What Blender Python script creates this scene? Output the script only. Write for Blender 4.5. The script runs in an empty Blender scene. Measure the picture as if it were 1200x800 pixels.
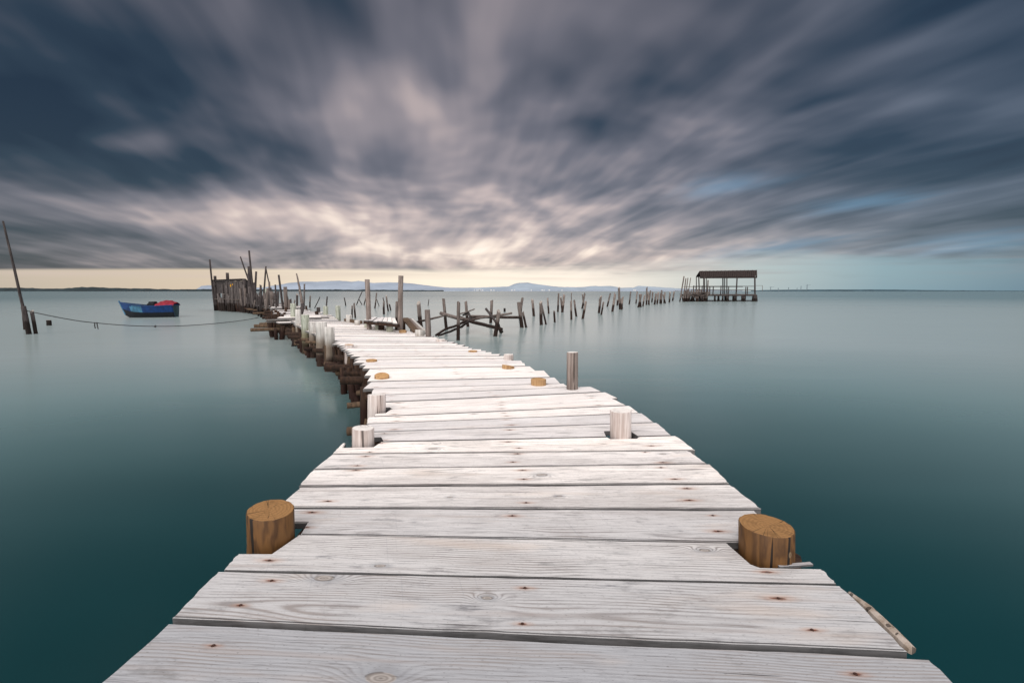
import bpy, bmesh, math, random
from mathutils import Vector, Matrix, noise
rnd = random.Random(11)
R = math.radians
scene = bpy.context.scene
COL = scene.collection
# ------------------------------------------------------------------ camera model (survey of the place: sight lines -> points)
F = 533.33; PITCH = R(6.31); EYE = 1.6; DECK = 0.6
cp, sp = math.cos(PITCH), math.sin(PITCH)
def ray(px, py):
    u = (px-600)/F; v = (400-py)/F
    return Vector((u, cp+v*sp, -sp+v*cp))
def at(px, py, z=0.0):
    d = ray(px, py); t = (z-EYE)/d.z
    return Vector((d.x*t, d.y*t, z))
def atY(px, py, Y):
    d = ray(px, py); t = Y/d.y
    return Vector((d.x*t, Y, EYE+d.z*t))
# ------------------------------------------------------------------ node helper
class V:
    def __init__(s, nt, sock): s.nt = nt; s.s = sock
    def _m(s, op, *a, clamp=False):
        n = s.nt.nodes.new('ShaderNodeMath'); n.operation = op; n.use_clamp = clamp
        for i, x in enumerate((s,)+a):
            if isinstance(x, V): s.nt.links.new(x.s, n.inputs[i])
            else: n.inputs[i].default_value = x
        return V(s.nt, n.outputs[0])
    def __add__(s, o): return s._m('ADD', o)
    __radd__ = __add__
    def __mul__(s, o): return s._m('MULTIPLY', o)
    __rmul__ = __mul__
    def __sub__(s, o): return s._m('SUBTRACT', o)
    def __rsub__(s, o): return s._m('MULTIPLY', -1.0)._m('ADD', o)
    def __truediv__(s, o): return s._m('DIVIDE', o)
    def pow(s, o): return s._m('POWER', o)
    def max(s, o): return s._m('MAXIMUM', o)
    def min(s, o): return s._m('MINIMUM', o)
    def abs(s): return s._m('ABSOLUTE')
    def exp(s): return s._m('EXPONENT')
    def sqrt(s): return s._m('SQRT')
    def sin(s): return s._m('SINE')
    def fract(s): return s._m('FRACT')
    def step(s, a, b):                      # smoothstep a..b -> 0..1
        n = s.nt.nodes.new('ShaderNodeMapRange'); n.interpolation_type = 'SMOOTHSTEP'
        s.nt.links.new(s.s, n.inputs[0])
        for i, x in ((1, a), (2, b)):
            if isinstance(x, V): s.nt.links.new(x.s, n.inputs[i])
            else: n.inputs[i].default_value = x
        return V(s.nt, n.outputs[0])
def xyz(nt, x, y, z):
    n = nt.nodes.new('ShaderNodeCombineXYZ')
    for i, q in enumerate((x, y, z)):
        if isinstance(q, V): nt.links.new(q.s, n.inputs[i])
        else: n.inputs[i].default_value = q
    return V(nt, n.outputs[0])
def split(nt, v):
    n = nt.nodes.new('ShaderNodeSeparateXYZ'); nt.links.new(v.s, n.inputs[0])
    return [V(nt, n.outputs[i]) for i in range(3)]
def noi(nt, vec, scale=1, detail=3, rough=.5, dist=0.0, color=False):
    n = nt.nodes.new('ShaderNodeTexNoise'); nt.links.new(vec.s, n.inputs['Vector'])
    n.inputs['Scale'].default_value = scale; n.inputs['Detail'].default_value = detail
    n.inputs['Roughness'].default_value = rough; n.inputs['Distortion'].default_value = dist
    return V(nt, n.outputs[1 if color else 0])
def mix(nt, f, a, b, mode='MIX'):
    n = nt.nodes.new('ShaderNodeMix'); n.data_type = 'RGBA'; n.blend_type = mode
    for i, q in ((0, f), (6, a), (7, b)):
        if isinstance(q, V): nt.links.new(q.s, n.inputs[i])
        elif i == 0: n.inputs[i].default_value = q
        else: n.inputs[i].default_value = (*q[:3], 1)
    return V(nt, n.outputs[2])
def ramp(nt, f, stops):
    n = nt.nodes.new('ShaderNodeValToRGB'); nt.links.new(f.s, n.inputs[0])
    e = n.color_ramp.elements
    while len(e) < len(stops): e.new(.5)
    for k, (p, c) in enumerate(stops): e[k].position = p; e[k].color = (*c, 1)
    return V(nt, n.outputs[0])
def newmat(name):
    m = bpy.data.materials.new(name); m.use_nodes = True
    nt = m.node_tree; b = nt.nodes['Principled BSDF']
    return m, nt, b
def setc(nt, b, key, val):
    if isinstance(val, V): nt.links.new(val.s, b.inputs[key])
    elif isinstance(val, (tuple, list)): b.inputs[key].default_value = (*val[:3], 1)
    else: b.inputs[key].default_value = val
def bump(nt, b, h, strength=.3, dist=.01):
    n = nt.nodes.new('ShaderNodeBump'); nt.links.new(h.s, n.inputs['Height'])
    n.inputs['Strength'].default_value = strength; n.inputs['Distance'].default_value = dist
    nt.links.new(n.outputs[0], b.inputs['Normal'])
def objco(nt):
    n = nt.nodes.new('ShaderNodeTexCoord'); return V(nt, n.outputs['Object'])
def wpos(nt):
    n = nt.nodes.new('ShaderNodeNewGeometry'); return V(nt, n.outputs['Position'])
def orand(nt):
    n = nt.nodes.new('ShaderNodeObjectInfo'); return V(nt, n.outputs['Random'])
# ------------------------------------------------------------------ materials
def mat_plank():
    m, nt, b = newmat('whitewashed_board')
    x, y, z = split(nt, objco(nt)); r = orand(nt); wx, wy, wz = split(nt, wpos(nt))
    r50 = r*57.0
    # growth rings of the log the board was sawn from
    warp = noi(nt, xyz(nt, x*1.1+r50, y*3.0, r50), 1.0, 2, .5) - .5
    kx = (noi(nt, xyz(nt, x*.01+r50, r50, 3.0), 1, 0)-.5)
    ks = []
    for q in range(2):
        at_ = nt.nodes.new('ShaderNodeAttribute'); at_.attribute_type = 'OBJECT'; at_.attribute_name = 'knot%d' % q
        kx_, ky_, ksz = split(nt, V(nt, at_.outputs['Vector']))
        ex = x-kx_; ey = y-ky_
        ks.append((ex*ex*.20+ey*ey).sqrt()/ksz.max(.0001))
    kd = ks[0].min(ks[1]) + warp*.15          # 1 = rim of the knot
    kn = (kd*kd*-.16).exp()
    yy = y + (r-.5)*.34
    rad = (yy*yy + .0016).sqrt() + warp*.10 + kn*.060
    rings = ((rad*520.0).sin()*.5+.5)
    fine = noi(nt, xyz(nt, x*5.0+r50, y*190.0, z*60.0), 1.0, 4, .65)
    fib = noi(nt, xyz(nt, x*28.0+r50, y*520.0, z*100.0), 1.0, 2, .6)
    patch = noi(nt, xyz(nt, x*1.6+r50, y*7.0, r50), 1.0, 4, .6)
    blot = noi(nt, xyz(nt, x*7.0+r50, y*22.0, r50), 1.0, 4, .7)
    g = rings.pow(2.5)*(patch.step(.38, .66))*.55 + fine.step(.48, .78)*.60 + fib.step(.58, .8)*.45 + blot.step(.55, .8)*.35
    white = mix(nt, wy.step(1.0, 3.4), (.43, .435, .45), (.95, .895, .86))  # sky sheen painted into the colour: grey near, whiter farther along the deck
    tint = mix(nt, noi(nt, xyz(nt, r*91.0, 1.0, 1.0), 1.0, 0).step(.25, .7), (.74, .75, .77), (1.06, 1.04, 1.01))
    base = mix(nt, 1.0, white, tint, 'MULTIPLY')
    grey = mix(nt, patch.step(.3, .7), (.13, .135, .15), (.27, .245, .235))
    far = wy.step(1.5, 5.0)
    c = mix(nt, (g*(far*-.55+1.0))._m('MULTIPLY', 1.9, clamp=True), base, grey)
    # long soft dirty streaks and pinkish worn areas
    st = noi(nt, xyz(nt, x*.9+r50, y*26.0, 5.0), 1.0, 3, .55)
    c = mix(nt, st.step(.52, .78)*(far*-.3+.75), c, (.33, .29, .275))
    smu = noi(nt, xyz(nt, x*3.2+r50*3.0, y*10.0+r50, 11.0), 1.0, 5, .72)
    c = mix(nt, smu.step(.57, .70)*(far*-.45+.55), c, (.16, .155, .155))
    pit = noi(nt, xyz(nt, x*70.0+r50, y*210.0, 3.0), 1.0, 2, .5)
    c = mix(nt, pit.step(.64, .70)*.5, c, (.13, .12, .115))
    wrm = noi(nt, xyz(nt, x*1.3+r50, y*6.0+r50, 21.0), 1.0, 3, .6)
    c = mix(nt, wrm.step(.56, .74)*.30, c, (.56, .44, .35))
    # knots
    inside = 1.0-kd.step(.9, 1.1)
    kring = ((kd*16.0+blot*3.0).sin()*.5+.5)*inside
    rim = (1.0-(kd-1.0).abs().step(.05, .24))*blot.step(.42, .56)
    c = mix(nt, (1.0-kd.step(1.0, 3.2))*.38, c, (.20, .21, .23))
    c = mix(nt, inside*.6, c, mix(nt, kring, (.40, .35, .30), (.21, .165, .13)))
    core = (kd*kd*-9.0).exp()
    c = mix(nt, (rim*.65)._m('ADD', core*.35, clamp=True), c, (.065, .05, .042))
    # cross-cut saw scratches
    sc = noi(nt, xyz(nt, (x+y*.35)*160.0, y*2.0+r50, r50), 1.0, 2, .5)
    c = mix(nt, sc.step(.66, .76)*.20, c, (.20, .21, .23))
    # drying splits
    cr = noi(nt, xyz(nt, x*1.4+r50*2.0, y*95.0+r50, 2.0), 1.0, 1, .5)
    crk = cr.step(.735, .755)
    c = mix(nt, crk*.8, c, (.06, .05, .045))
    # rust round the nails; each board carries its own nail places
    wig = noi(nt, xyz(nt, x*60.0+r50, y*130.0, 1.0), 1.0, 3, .6)
    stain = None
    for q in range(6):
        at_ = nt.nodes.new('ShaderNodeAttribute'); at_.attribute_type = 'OBJECT'; at_.attribute_name = 'nail%d' % q
        nx_, ny_, ns_ = split(nt, V(nt, at_.outputs['Vector']))
        ex = x-nx_; ey = y-ny_
        dd = ((ex*ex)*.085 + ey*ey).sqrt()/(ns_.max(.001)) + wig*.008 - .004
        s1 = 1.0-dd.step(.0022, .0085); h1 = 1.0-dd.step(.003, .022)
        stain = s1 if stain is None else stain.max(s1)
        halo = h1 if q == 0 else halo.max(h1)
    c = mix(nt, halo*.38, c, (.36, .17, .085))
    c = mix(nt, stain*.9, c, mix(nt, wig.step(.4, .6), (.15, .042, .016), (.04, .016, .010)))
    # sides of the boards darkened: shade of the gaps painted into the colour
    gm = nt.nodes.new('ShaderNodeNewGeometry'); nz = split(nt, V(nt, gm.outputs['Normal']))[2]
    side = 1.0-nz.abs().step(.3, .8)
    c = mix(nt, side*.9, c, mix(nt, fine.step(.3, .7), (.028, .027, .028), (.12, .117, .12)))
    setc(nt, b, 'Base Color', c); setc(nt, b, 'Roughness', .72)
    b.inputs['Specular IOR Level'].default_value = .25
    h = (fine*.5 + fib*.3 - rings*.25 - crk*1.6 - stain*1.2 - core*.6 + blot*.3)
    bump(nt, b, h, .55, .0022)
    return m
def mat_post(name, ca, cb, wet, tide=.45, rough=.85, stain=None):
    m, nt, b = newmat(name)
    x, y, z = split(nt, objco(nt)); r = orand(nt)*31.0; wz = split(nt, wpos(nt))[2]
    streak = noi(nt, xyz(nt, x*38.0+r, y*38.0, z*2.2+r), 1.0, 4, .6)
    big = noi(nt, xyz(nt, x*6.0+r, y*6.0, z*3.0), 1.0, 3, .6)
    c = mix(nt, streak.step(.35, .68), ca, cb)
    c = mix(nt, big.step(.45, .75)*.4, c, tuple(q*.45 for q in ca))
    crk = noi(nt, xyz(nt, x*50.0+r, y*50.0, z*1.1+r), 1.0, 1, .5).step(.67, .70)
    c = mix(nt, crk*.75, c, (.02, .015, .012))
    if stain: c = mix(nt, (1.0-(wz+big*.25).step(.58, .86))*.8, c, stain)
    tl = (wz + (big-.5)*.22).step(tide-.10, tide+.06)
    c = mix(nt, 1.0-tl, c, mix(nt, streak, wet, tuple(q*.35 for q in wet)))
    setc(nt, b, 'Base Color', c); setc(nt, b, 'Roughness', rough)
    b.inputs['Specular IOR Level'].default_value = .25
    bump(nt, b, streak*.8+big*.5-crk, .7, .006)
    return m
def mat_end(name, ca, cb):
    m, nt, b = newmat(name)
    x, y, z = split(nt, objco(nt)); r = orand(nt)*31.0
    wob = noi(nt, xyz(nt, x*13.0+r, y*13.0, r), 1.0, 4, .6)
    d = ((x+.012)*(x+.012)+y*y*1.15).sqrt()+wob*.030
    ring = ((d*430.0).sin()*.5+.5)
    f = noi(nt, xyz(nt, x*120.0+r, y*120.0, 0.0), 1.0, 3, .7)
    c = mix(nt, ring*.28+f*.6, ca, cb)
    c = mix(nt, wob.step(.52, .72)*.5, c, tuple(q*.5 for q in cb))
    scr = noi(nt, xyz(nt, (x*.8+y*.6)*260.0+r, (x*.6-y*.8)*10.0, 0.0), 1.0, 2, .5).step(.55, .75)
    c = mix(nt, scr*.3, c, tuple(q*.5 for q in cb))
    ang = V(nt, y.s)._m('ARCTAN2', x)
    chk = noi(nt, xyz(nt, ang.sin()*2.6+r, (ang+1.57).sin()*2.6, d*2.0), 1.0, 1, .5)
    ck = (1.0-(chk-.5).abs().step(.004, .012))*d.step(.012, .03)*noi(nt, xyz(nt, ang.sin()*1.3+r, (ang+1.57).sin()*1.3, 5.0), 1.0, 0).step(.45, .55)
    c = mix(nt, ck*.85, c, (.03, .018, .01))
    setc(nt, b, 'Base Color', c); setc(nt, b, 'Roughness', .85)
    b.inputs['Specular IOR Level'].default_value = .2
    bump(nt, b, ring*.5+f-scr-ck*2.0, .5, .003)
    return m
def mat_stained():
    m, nt, b = newmat('brown_stained_post')
    x, y, z = split(nt, objco(nt)); r = orand(nt)*31.0
    ang = V(nt, y.s)._m('ARCTAN2', x)
    fine = noi(nt, xyz(nt, x*60.0+r, y*60.0, z*4.0), 1.0, 4, .6)
    warp = noi(nt, xyz(nt, x*14.0+r, y*14.0, z*4.0+r), 1.0, 3, .55)
    fig = ((ang*12.0+warp*30.0).sin()*.5+.5)*noi(nt, xyz(nt, ang.sin()*2.0+r, (ang+1.57).sin()*2.0, z*6.0), 1.0, 2, .5).step(.4, .6)
    big = noi(nt, xyz(nt, x*7.0+r, y*7.0, z*4.0), 1.0, 3, .6)
    c = mix(nt, fine*.6+fig*.5, (.165, .078, .024), (.042, .018, .006))
    c = mix(nt, big.step(.50, .8)*.35, c, (.045, .022, .009))
    crk = noi(nt, xyz(nt, x*34.0+r, y*34.0, z*.8), 1.0, 1, .5).step(.64, .66)
    c = mix(nt, crk, c, (.01, .006, .004))
    vor = nt.nodes.new('ShaderNodeTexVoronoi'); nt.links.new(xyz(nt, ang*1.5+r, z*9.0, 0.0).s, vor.inputs['Vector']); vor.inputs['Scale'].default_value = 1.0
    kd = V(nt, vor.outputs['Distance']); kn = (1.0-kd.step(.10, .14))
    kr = kn*((kd*130.0).sin()*.5+.5)
    c = mix(nt, kn*.7, c, (.24, .17, .10)); c = mix(nt, kr*.6, c, (.06, .035, .02))
    setc(nt, b, 'Base Color', c); setc(nt, b, 'Roughness', .6)
    b.inputs['Specular IOR Level'].default_value = .3
    bump(nt, b, fine*.5+fig*.3-crk*1.5+kn*.5, .6, .004)
    return m
def mat_flat(name, col, rough=.8, var=.3, scale=3.0, emis=None, spec=.3):
    m, nt, b = newmat(name)
    v = objco(nt)
    n = noi(nt, v, scale, 4, .6)
    c = mix(nt, n.step(.3, .7), tuple(q*(1-var) for q in col), tuple(min(1, q*(1+var)) for q in col))
    setc(nt, b, 'Base Color', c); setc(nt, b, 'Roughness', rough)
    b.inputs['Specular IOR Level'].default_value = spec
    if emis:
        setc(nt, b, 'Emission Color', emis[0]); b.inputs['Emission Strength'].default_value = emis[1]
    return m
M = {}
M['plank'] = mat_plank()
M['stained'] = mat_stained()
M['stained_end'] = mat_end('fresh_end_grain', (.34, .185, .075), (.16, .080, .030))
M['white_end'] = mat_end('bleached_end_grain', (.82, .78, .74), (.62, .57, .53))
M['grey_end'] = mat_end('grey_end_grain', (.38, .34, .31), (.22, .19, .17))
M['white'] = mat_post('bleached_post', (.40, .33, .30), (.66, .60, .57), (.05, .03, .022), .30)
M['painted'] = mat_post('flaking_white_post', (.40, .38, .35), (.62, .60, .57), (.045, .025, .018), .30, stain=(.12, .075, .040))
M['green'] = mat_post('mossy_white_post', (.26, .28, .22), (.46, .48, .41), (.05, .035, .02), .30, stain=(.15, .12, .06))
M['brown_end'] = mat_end('orange_end_grain', (.55, .34, .16), (.34, .18, .07))
M['brown'] = mat_post('brown_post', (.30, .17, .08), (.44, .28, .14), (.05, .03, .02), .30)
M['weather'] = mat_post('weathered_post', (.090, .070, .062), (.200, .165, .148), (.028, .015, .011), .55)
M['pale'] = mat_post('pale_weathered_post', (.150, .118, .103), (.290, .240, .215), (.04, .022, .016), .55)
M['dark'] = mat_post('dark_post', (.028, .023, .023), (.080, .065, .062), (.016, .010, .008), .50)
M['shedwood'] = mat_post('dark_grey_timber', (.060, .050, .048), (.150, .128, .120), (.020, .012, .009), .70)
M['under'] = mat_post('red_brown_timber', (.017, .009, .006), (.055, .028, .016), (.028, .010, .006), .32)
M['log'] = mat_post('old_log', (.060, .038, .024), (.14, .09, .055), (.05, .022, .014), .10)
M['roof'] = mat_flat('brown_roof_boards', (.022, .014, .012), .9, .5, 6)
M['rope'] = mat_flat('old_rope', (.05, .05, .05), .9)
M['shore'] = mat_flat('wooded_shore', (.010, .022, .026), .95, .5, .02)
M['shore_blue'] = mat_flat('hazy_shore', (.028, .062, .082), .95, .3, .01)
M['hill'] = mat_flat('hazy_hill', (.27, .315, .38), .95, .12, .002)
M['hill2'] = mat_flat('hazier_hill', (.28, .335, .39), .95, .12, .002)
M['town'] = mat_flat('pale_houses', (.62, .60, .58), .9, .2, .1)
M['steel'] = mat_flat('hazy_steel', (.16, .20, .23), .8)
M['boat_blue'] = mat_flat('blue_hull_paint', (.005, .034, .13), .4, .35, 3)
M['boat_light'] = mat_flat('light_blue_paint', (.05, .15, .24), .5, .3, 4)
M['boat_dark'] = mat_flat('black_bottom_paint', (.008, .010, .014), .6)
M['boat_red'] = mat_flat('red_cover_cloth', (.20, .010, .022), .8, .3, 6)
M['boat_in'] = mat_flat('dark_green_inside_paint', (.03, .06, .07), .7)
M['sliver'] = mat_post('split_wood', (.26, .20, .15), (.44, .38, .33), (.05, .03, .02), .1)
M['rust'] = mat_flat('rusty_iron', (.045, .018, .011), .9, .4, 200)
M['yellow'] = mat_flat('yellow_paint', (.65, .32, .01), .7)
# ------------------------------------------------------------------ object helpers
def link(name, me, mats, parent=None, loc=(0, 0, 0)):
    o = bpy.data.objects.new(name, me); COL.objects.link(o)
    for k in mats: me.materials.append(M[k] if isinstance(k, str) else k)
    o.location = loc
    if parent: o.parent = parent
    return o
def tag(o, label=None, cat=None, group=None, kind=None):
    for k, v in (('label', label), ('category', cat), ('group', group), ('kind', kind)):
        if v: o[k] = v
    return o
def empty(name, loc, label=None, cat=None, group=None, rz=0):
    o = bpy.data.objects.new(name, None); COL.objects.link(o); o.location = loc; o.rotation_euler.z = rz
    o.empty_display_size = .2
    return tag(o, label, cat, group)
def tube_into(bm, pts, radii, sides=10, jit=.06, seed=0, cap_mi=1, bevel=.0, slant=0.0, mi=0):
    rr = random.Random(seed)
    pts = [Vector(p) for p in pts]
    d = (pts[-1]-pts[0]).normalized()
    a = Vector((1, 0, 0)) if abs(d.x) < .9 else Vector((0, 1, 0))
    u = d.cross(a).normalized(); w = d.cross(u).normalized()
    if abs(d.z) > .5:                      # keep a fixed frame on upright posts
        u = (Vector((1, 0, 0)) - d*d.x).normalized(); w = d.cross(u).normalized()
    lob = [1+jit*math.sin(2*math.pi*k/sides*2+seed)+rr.uniform(-jit, jit)*.7 for k in range(sides)]
    rings = []
    P = list(pts); Q = list(radii)
    if bevel:
        P.append(pts[-1]+d*bevel*.0); Q.append(radii[-1]-bevel)
        P[-2] = pts[-1]-d*bevel
    for i, (p, r) in enumerate(zip(P, Q)):
        ring = []
        for k in range(sides):
            t = 2*math.pi*k/sides
            off = u*math.cos(t)+w*math.sin(t)
            q = p+off*(r*lob[k]*(1+rr.uniform(-jit, jit)*.25))
            if slant and i >= len(P)-(2 if bevel else 1): q += d*(math.cos(t-seed)*slant*r)
            ring.append(bm.verts.new(q))
        rings.append(ring)
    for a_, b_ in zip(rings, rings[1:]):
        for k in range(sides):
            f = bm.faces.new((a_[k], a_[(k+1) % sides], b_[(k+1) % sides], b_[k])); f.smooth = sides > 6; f.material_index = mi
    f = bm.faces.new(rings[-1]); f.material_index = cap_mi
    f = bm.faces.new(list(reversed(rings[0]))); f.material_index = cap_mi
def box_into(bm, c, s, rz=0.0, ry=0.0, rx=0.0, mi=0):
    m = Matrix.Translation(c) @ Matrix.Rotation(rz, 4, 'Z') @ Matrix.Rotation(ry, 4, 'Y') @ Matrix.Rotation(rx, 4, 'X')
    vs = [bm.verts.new(m @ Vector((x*s[0]/2, y*s[1]/2, z*s[2]/2))) for x in (-1, 1) for y in (-1, 1) for z in (-1, 1)]
    for q in ((0, 1, 3, 2), (4, 6, 7, 5), (0, 4, 5, 1), (2, 3, 7, 6), (0, 2, 6, 4), (1, 5, 7, 3)):
        f = bm.faces.new([vs[i] for i in q]); f.material_index = mi
def bar_into(bm, a, b, w, h, mi=0):
    a, b = Vector(a), Vector(b); d = b-a
    box_into(bm, (a+b)/2, (d.length, w, h), math.atan2(d.y, d.x), -math.atan2(d.z, math.hypot(d.x, d.y)), 0, mi)
def finish(bm, name, mats, parent=None, loc=(0, 0, 0), smooth_angle=False):
    bmesh.ops.recalc_face_normals(bm, faces=bm.faces)
    me = bpy.data.meshes.new(name); bm.to_mesh(me); bm.free()
    return link(name, me, mats, parent, loc)
SEED = [0]
def post(name, base, top, r, mat='weather', end='grey_end', label=None, cat='post', group=None, parent=None,
         under=.6, sides=12, nseg=6, taper=.92, jit=.06, bevel=0, slant=0.0, bend=0.0, r_base=None):
    """a round timber from base to top; 'under' metres more are driven below the base"""
    SEED[0] += 1; rr = random.Random(SEED[0]*7+3)
    base, top = Vector(base), Vector(top)
    d = (top-base); L = d.length; dn = d.normalized()
    lo = -dn*under
    side = Vector((rr.uniform(-1, 1), rr.uniform(-1, 1), 0))*bend*L
    pts, rad = [], []
    rb = r_base or r/taper
    for i in range(nseg+1):
        t = i/nseg
        p = lo.lerp(d, t) + side*math.sin(math.pi*t) + Vector((rr.uniform(-1, 1), rr.uniform(-1, 1), 0))*r*jit*.9*(0 < i < nseg)
        pts.append(p); rad.append(rb+(r-rb)*t)
    bm = bmesh.new(); tube_into(bm, pts, rad, sides, jit, SEED[0], 1, bevel, slant)
    o = finish(bm, name, [mat, end], parent, base)
    if not parent: tag(o, label, cat, group)
    return o
def pole(name, pts, r0, r1, mat, label=None, cat='pole', group=None, parent=None, sides=8, crook=.01):
    SEED[0] += 1; rr = random.Random(SEED[0]*5+1)
    pts = [Vector(p) for p in pts]; o0 = pts[0].copy()
    out = []
    for a, b in zip(pts, pts[1:]):
        n = 5; L = (b-a).length
        for i in range(n): out.append(a.lerp(b, i/n)+Vector([rr.uniform(-1, 1)*L*crook for _ in range(3)]))
    out.append(pts[-1]); out = [p-o0 for p in out]
    bm = bmesh.new()
    tube_into(bm, out, [r0+(r1-r0)*i/(len(out)-1) for i in range(len(out))], sides, .05, SEED[0], 0)
    o = finish(bm, name, [mat], parent, o0)
    if not parent: tag(o, label, cat, group)
    return o
# ------------------------------------------------------------------ water, shores
def disc(name, r, z, mat, n=128):
    bm = bmesh.new(); bmesh.ops.create_circle(bm, cap_ends=True, segments=n, radius=r)
    o = finish(bm, name, [mat]); o.location.z = z
    return o
mw, nt, b = newmat('silky_sea')
wp = wpos(nt); wx, wy, wz = split(nt, wp)
dist = (wx*wx+wy*wy).sqrt()
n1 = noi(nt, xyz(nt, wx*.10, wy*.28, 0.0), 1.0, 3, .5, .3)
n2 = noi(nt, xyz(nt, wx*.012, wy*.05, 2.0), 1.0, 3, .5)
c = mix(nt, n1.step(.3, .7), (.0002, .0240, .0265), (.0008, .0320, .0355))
lift = (dist+(n1-.5)*1.5).step(2.4, 10.5)  # sky reflection painted into the water's body colour, paler away from the camera
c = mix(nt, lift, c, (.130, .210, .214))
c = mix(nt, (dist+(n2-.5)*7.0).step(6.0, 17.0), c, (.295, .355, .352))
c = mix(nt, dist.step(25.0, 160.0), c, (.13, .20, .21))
setc(nt, b, 'Base Color', c)
setc(nt, b, 'Roughness', n2*.10 + (dist.step(4.0, 60.0))*.04 + .15)
b.inputs['IOR'].default_value = 1.48; b.inputs['Specular IOR Level'].default_value = .5
n3 = noi(nt, xyz(nt, wx*.35, wy*.9, 4.0), 1.0, 2, .5)
bump(nt, b, (n1*1.0+n3*.3)*(1.0-dist.step(20.0, 120.0)), .25, .12)
M['water'] = mw
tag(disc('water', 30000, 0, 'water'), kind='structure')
def ridge(name, prof, D, depth, mat, base=-2, kind='structure', rough=0.0, label=None, seed=1):
    """a long ridge of land whose skyline passes through the surveyed points"""
    bm = bmesh.new(); rr = random.Random(seed)
    pts = []
    for (x0, y0), (x1, y1) in zip(prof, prof[1:]):
        n = max(2, int(abs(x1-x0)/3))
        for i in range(n): pts.append((x0+(x1-x0)*i/n, y0+(y1-y0)*i/n))
    pts.append(prof[-1])
    rows = [[], [], [], []]
    for i, (px, py) in enumerate(pts):
        h = atY(px, py, D)
        k = rough*(noise.noise((px*.35+seed, 0, 0))*1.2+noise.noise((px*.09+seed, 5, 0))*1.6)*D/F
        z = max(h.z+k, .5)
        w = noise.noise((px*.05, seed, 0))*.12
        rows[0].append(bm.verts.new((h.x*(1-depth/D), D-depth, base)))
        rows[1].append(bm.verts.new((h.x*(1-depth*.5/D), D-depth*(.5+w), z*(.62+w))))
        rows[2].append(bm.verts.new((h.x, D, z)))
        rows[3].append(bm.verts.new((h.x*(1+depth/D), D+depth, base)))
    for a_, b_ in zip(rows, rows[1:]):
        for i in range(len(pts)-1): bm.faces.new((a_[i], a_[i+1], b_[i+1], b_[i])).smooth = True
    return tag(finish(bm, name, [mat]), label, kind=kind)
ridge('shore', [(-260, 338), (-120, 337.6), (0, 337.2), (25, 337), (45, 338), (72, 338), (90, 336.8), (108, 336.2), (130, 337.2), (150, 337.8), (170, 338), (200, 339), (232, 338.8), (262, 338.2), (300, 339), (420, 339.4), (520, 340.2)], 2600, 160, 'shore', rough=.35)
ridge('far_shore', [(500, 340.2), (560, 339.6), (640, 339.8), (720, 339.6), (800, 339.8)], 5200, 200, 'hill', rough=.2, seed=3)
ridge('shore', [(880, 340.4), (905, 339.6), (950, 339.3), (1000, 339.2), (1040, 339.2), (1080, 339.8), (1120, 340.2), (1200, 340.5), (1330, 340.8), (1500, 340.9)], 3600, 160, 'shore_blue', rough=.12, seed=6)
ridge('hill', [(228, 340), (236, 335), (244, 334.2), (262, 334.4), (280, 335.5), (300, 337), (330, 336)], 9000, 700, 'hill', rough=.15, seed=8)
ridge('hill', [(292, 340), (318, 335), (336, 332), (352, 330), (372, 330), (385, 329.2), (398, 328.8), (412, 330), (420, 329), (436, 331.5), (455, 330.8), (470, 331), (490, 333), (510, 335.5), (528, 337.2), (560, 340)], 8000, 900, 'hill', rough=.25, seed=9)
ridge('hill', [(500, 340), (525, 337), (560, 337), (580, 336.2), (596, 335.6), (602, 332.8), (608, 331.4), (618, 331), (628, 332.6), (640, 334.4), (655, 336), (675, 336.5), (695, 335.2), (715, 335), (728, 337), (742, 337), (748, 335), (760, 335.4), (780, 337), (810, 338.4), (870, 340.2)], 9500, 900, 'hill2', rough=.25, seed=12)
# pale houses of the far town
hk = random.Random(4)
for k in range(16):
    px = hk.choice([hk.uniform(553, 566), hk.uniform(640, 672), hk.uniform(575, 640), hk.uniform(735, 750)])
    p = atY(px, 340.2, 5000)
    bm = bmesh.new(); w = hk.uniform(9, 20); hh = hk.uniform(6, 11)
    box_into(bm, (0, 0, hh/2), (w, 8, hh)); vs = [bm.verts.new(q) for q in ((-w/2, -4.4, hh), (w/2, -4.4, hh), (w/2, 0, hh+3), (-w/2, 0, hh+3), (w/2, 4.4, hh), (-w/2, 4.4, hh))]
    bm.faces.new((vs[0], vs[1], vs[2], vs[3])); bm.faces.new((vs[3], vs[2], vs[4], vs[5]))
    tag(finish(bm, 'house', ['town'], None, (p.x, p.y, 6)), 'tiny pale house on the far shore below the hazy hills', 'house', 'pale houses along the far shore')
# harbour masts and cranes
for k, (px, top, lab) in enumerate([(903, 335.5, 'small crane'), (912, 337, 'short mast'), (924, 336.4, 'mast'), (938.5, 334.5, 'mast'), (945.5, 332.8, 'tall crane'), (934, 337, 'short mast')]):
    p = atY(px, 339.8, 3500); t = atY(px, top, 3500)
    bm = bmesh.new(); H = t.z-6
    for s in (-2, 2): bar_into(bm, (s*1.2, 0, 0), (s*.3, 0, H), 1.5, 1.5)
    for q in range(4): bar_into(bm, (-2.2, 0, H*q/5+2), (2.0, 0, H*(q+1)/5), 1, 1)
    if 'crane' in lab: bar_into(bm, (-12, 0, H*.8), (26, 0, H*.92), 1.6, 1.6)
    else: bar_into(bm, (-5, 0, H*.75), (5, 0, H*.75), 1, 1)
    names = ['leftmost little crane on the far right shore', 'short mast just right of the little crane on the far shore', 'middle mast of the harbour on the far right shore',
             'mast just left of the tallest harbour crane on the far shore', 'tallest crane on the far right shore, at the end of the harbour', 'shortest mast between two taller ones on the far right shore']
    tag(finish(bm, 'harbour_crane' if 'crane' in lab else 'harbour_mast', ['steel'], None, (p.x, p.y, 4)), names[k], 'crane' if 'crane' in lab else 'mast')
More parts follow.
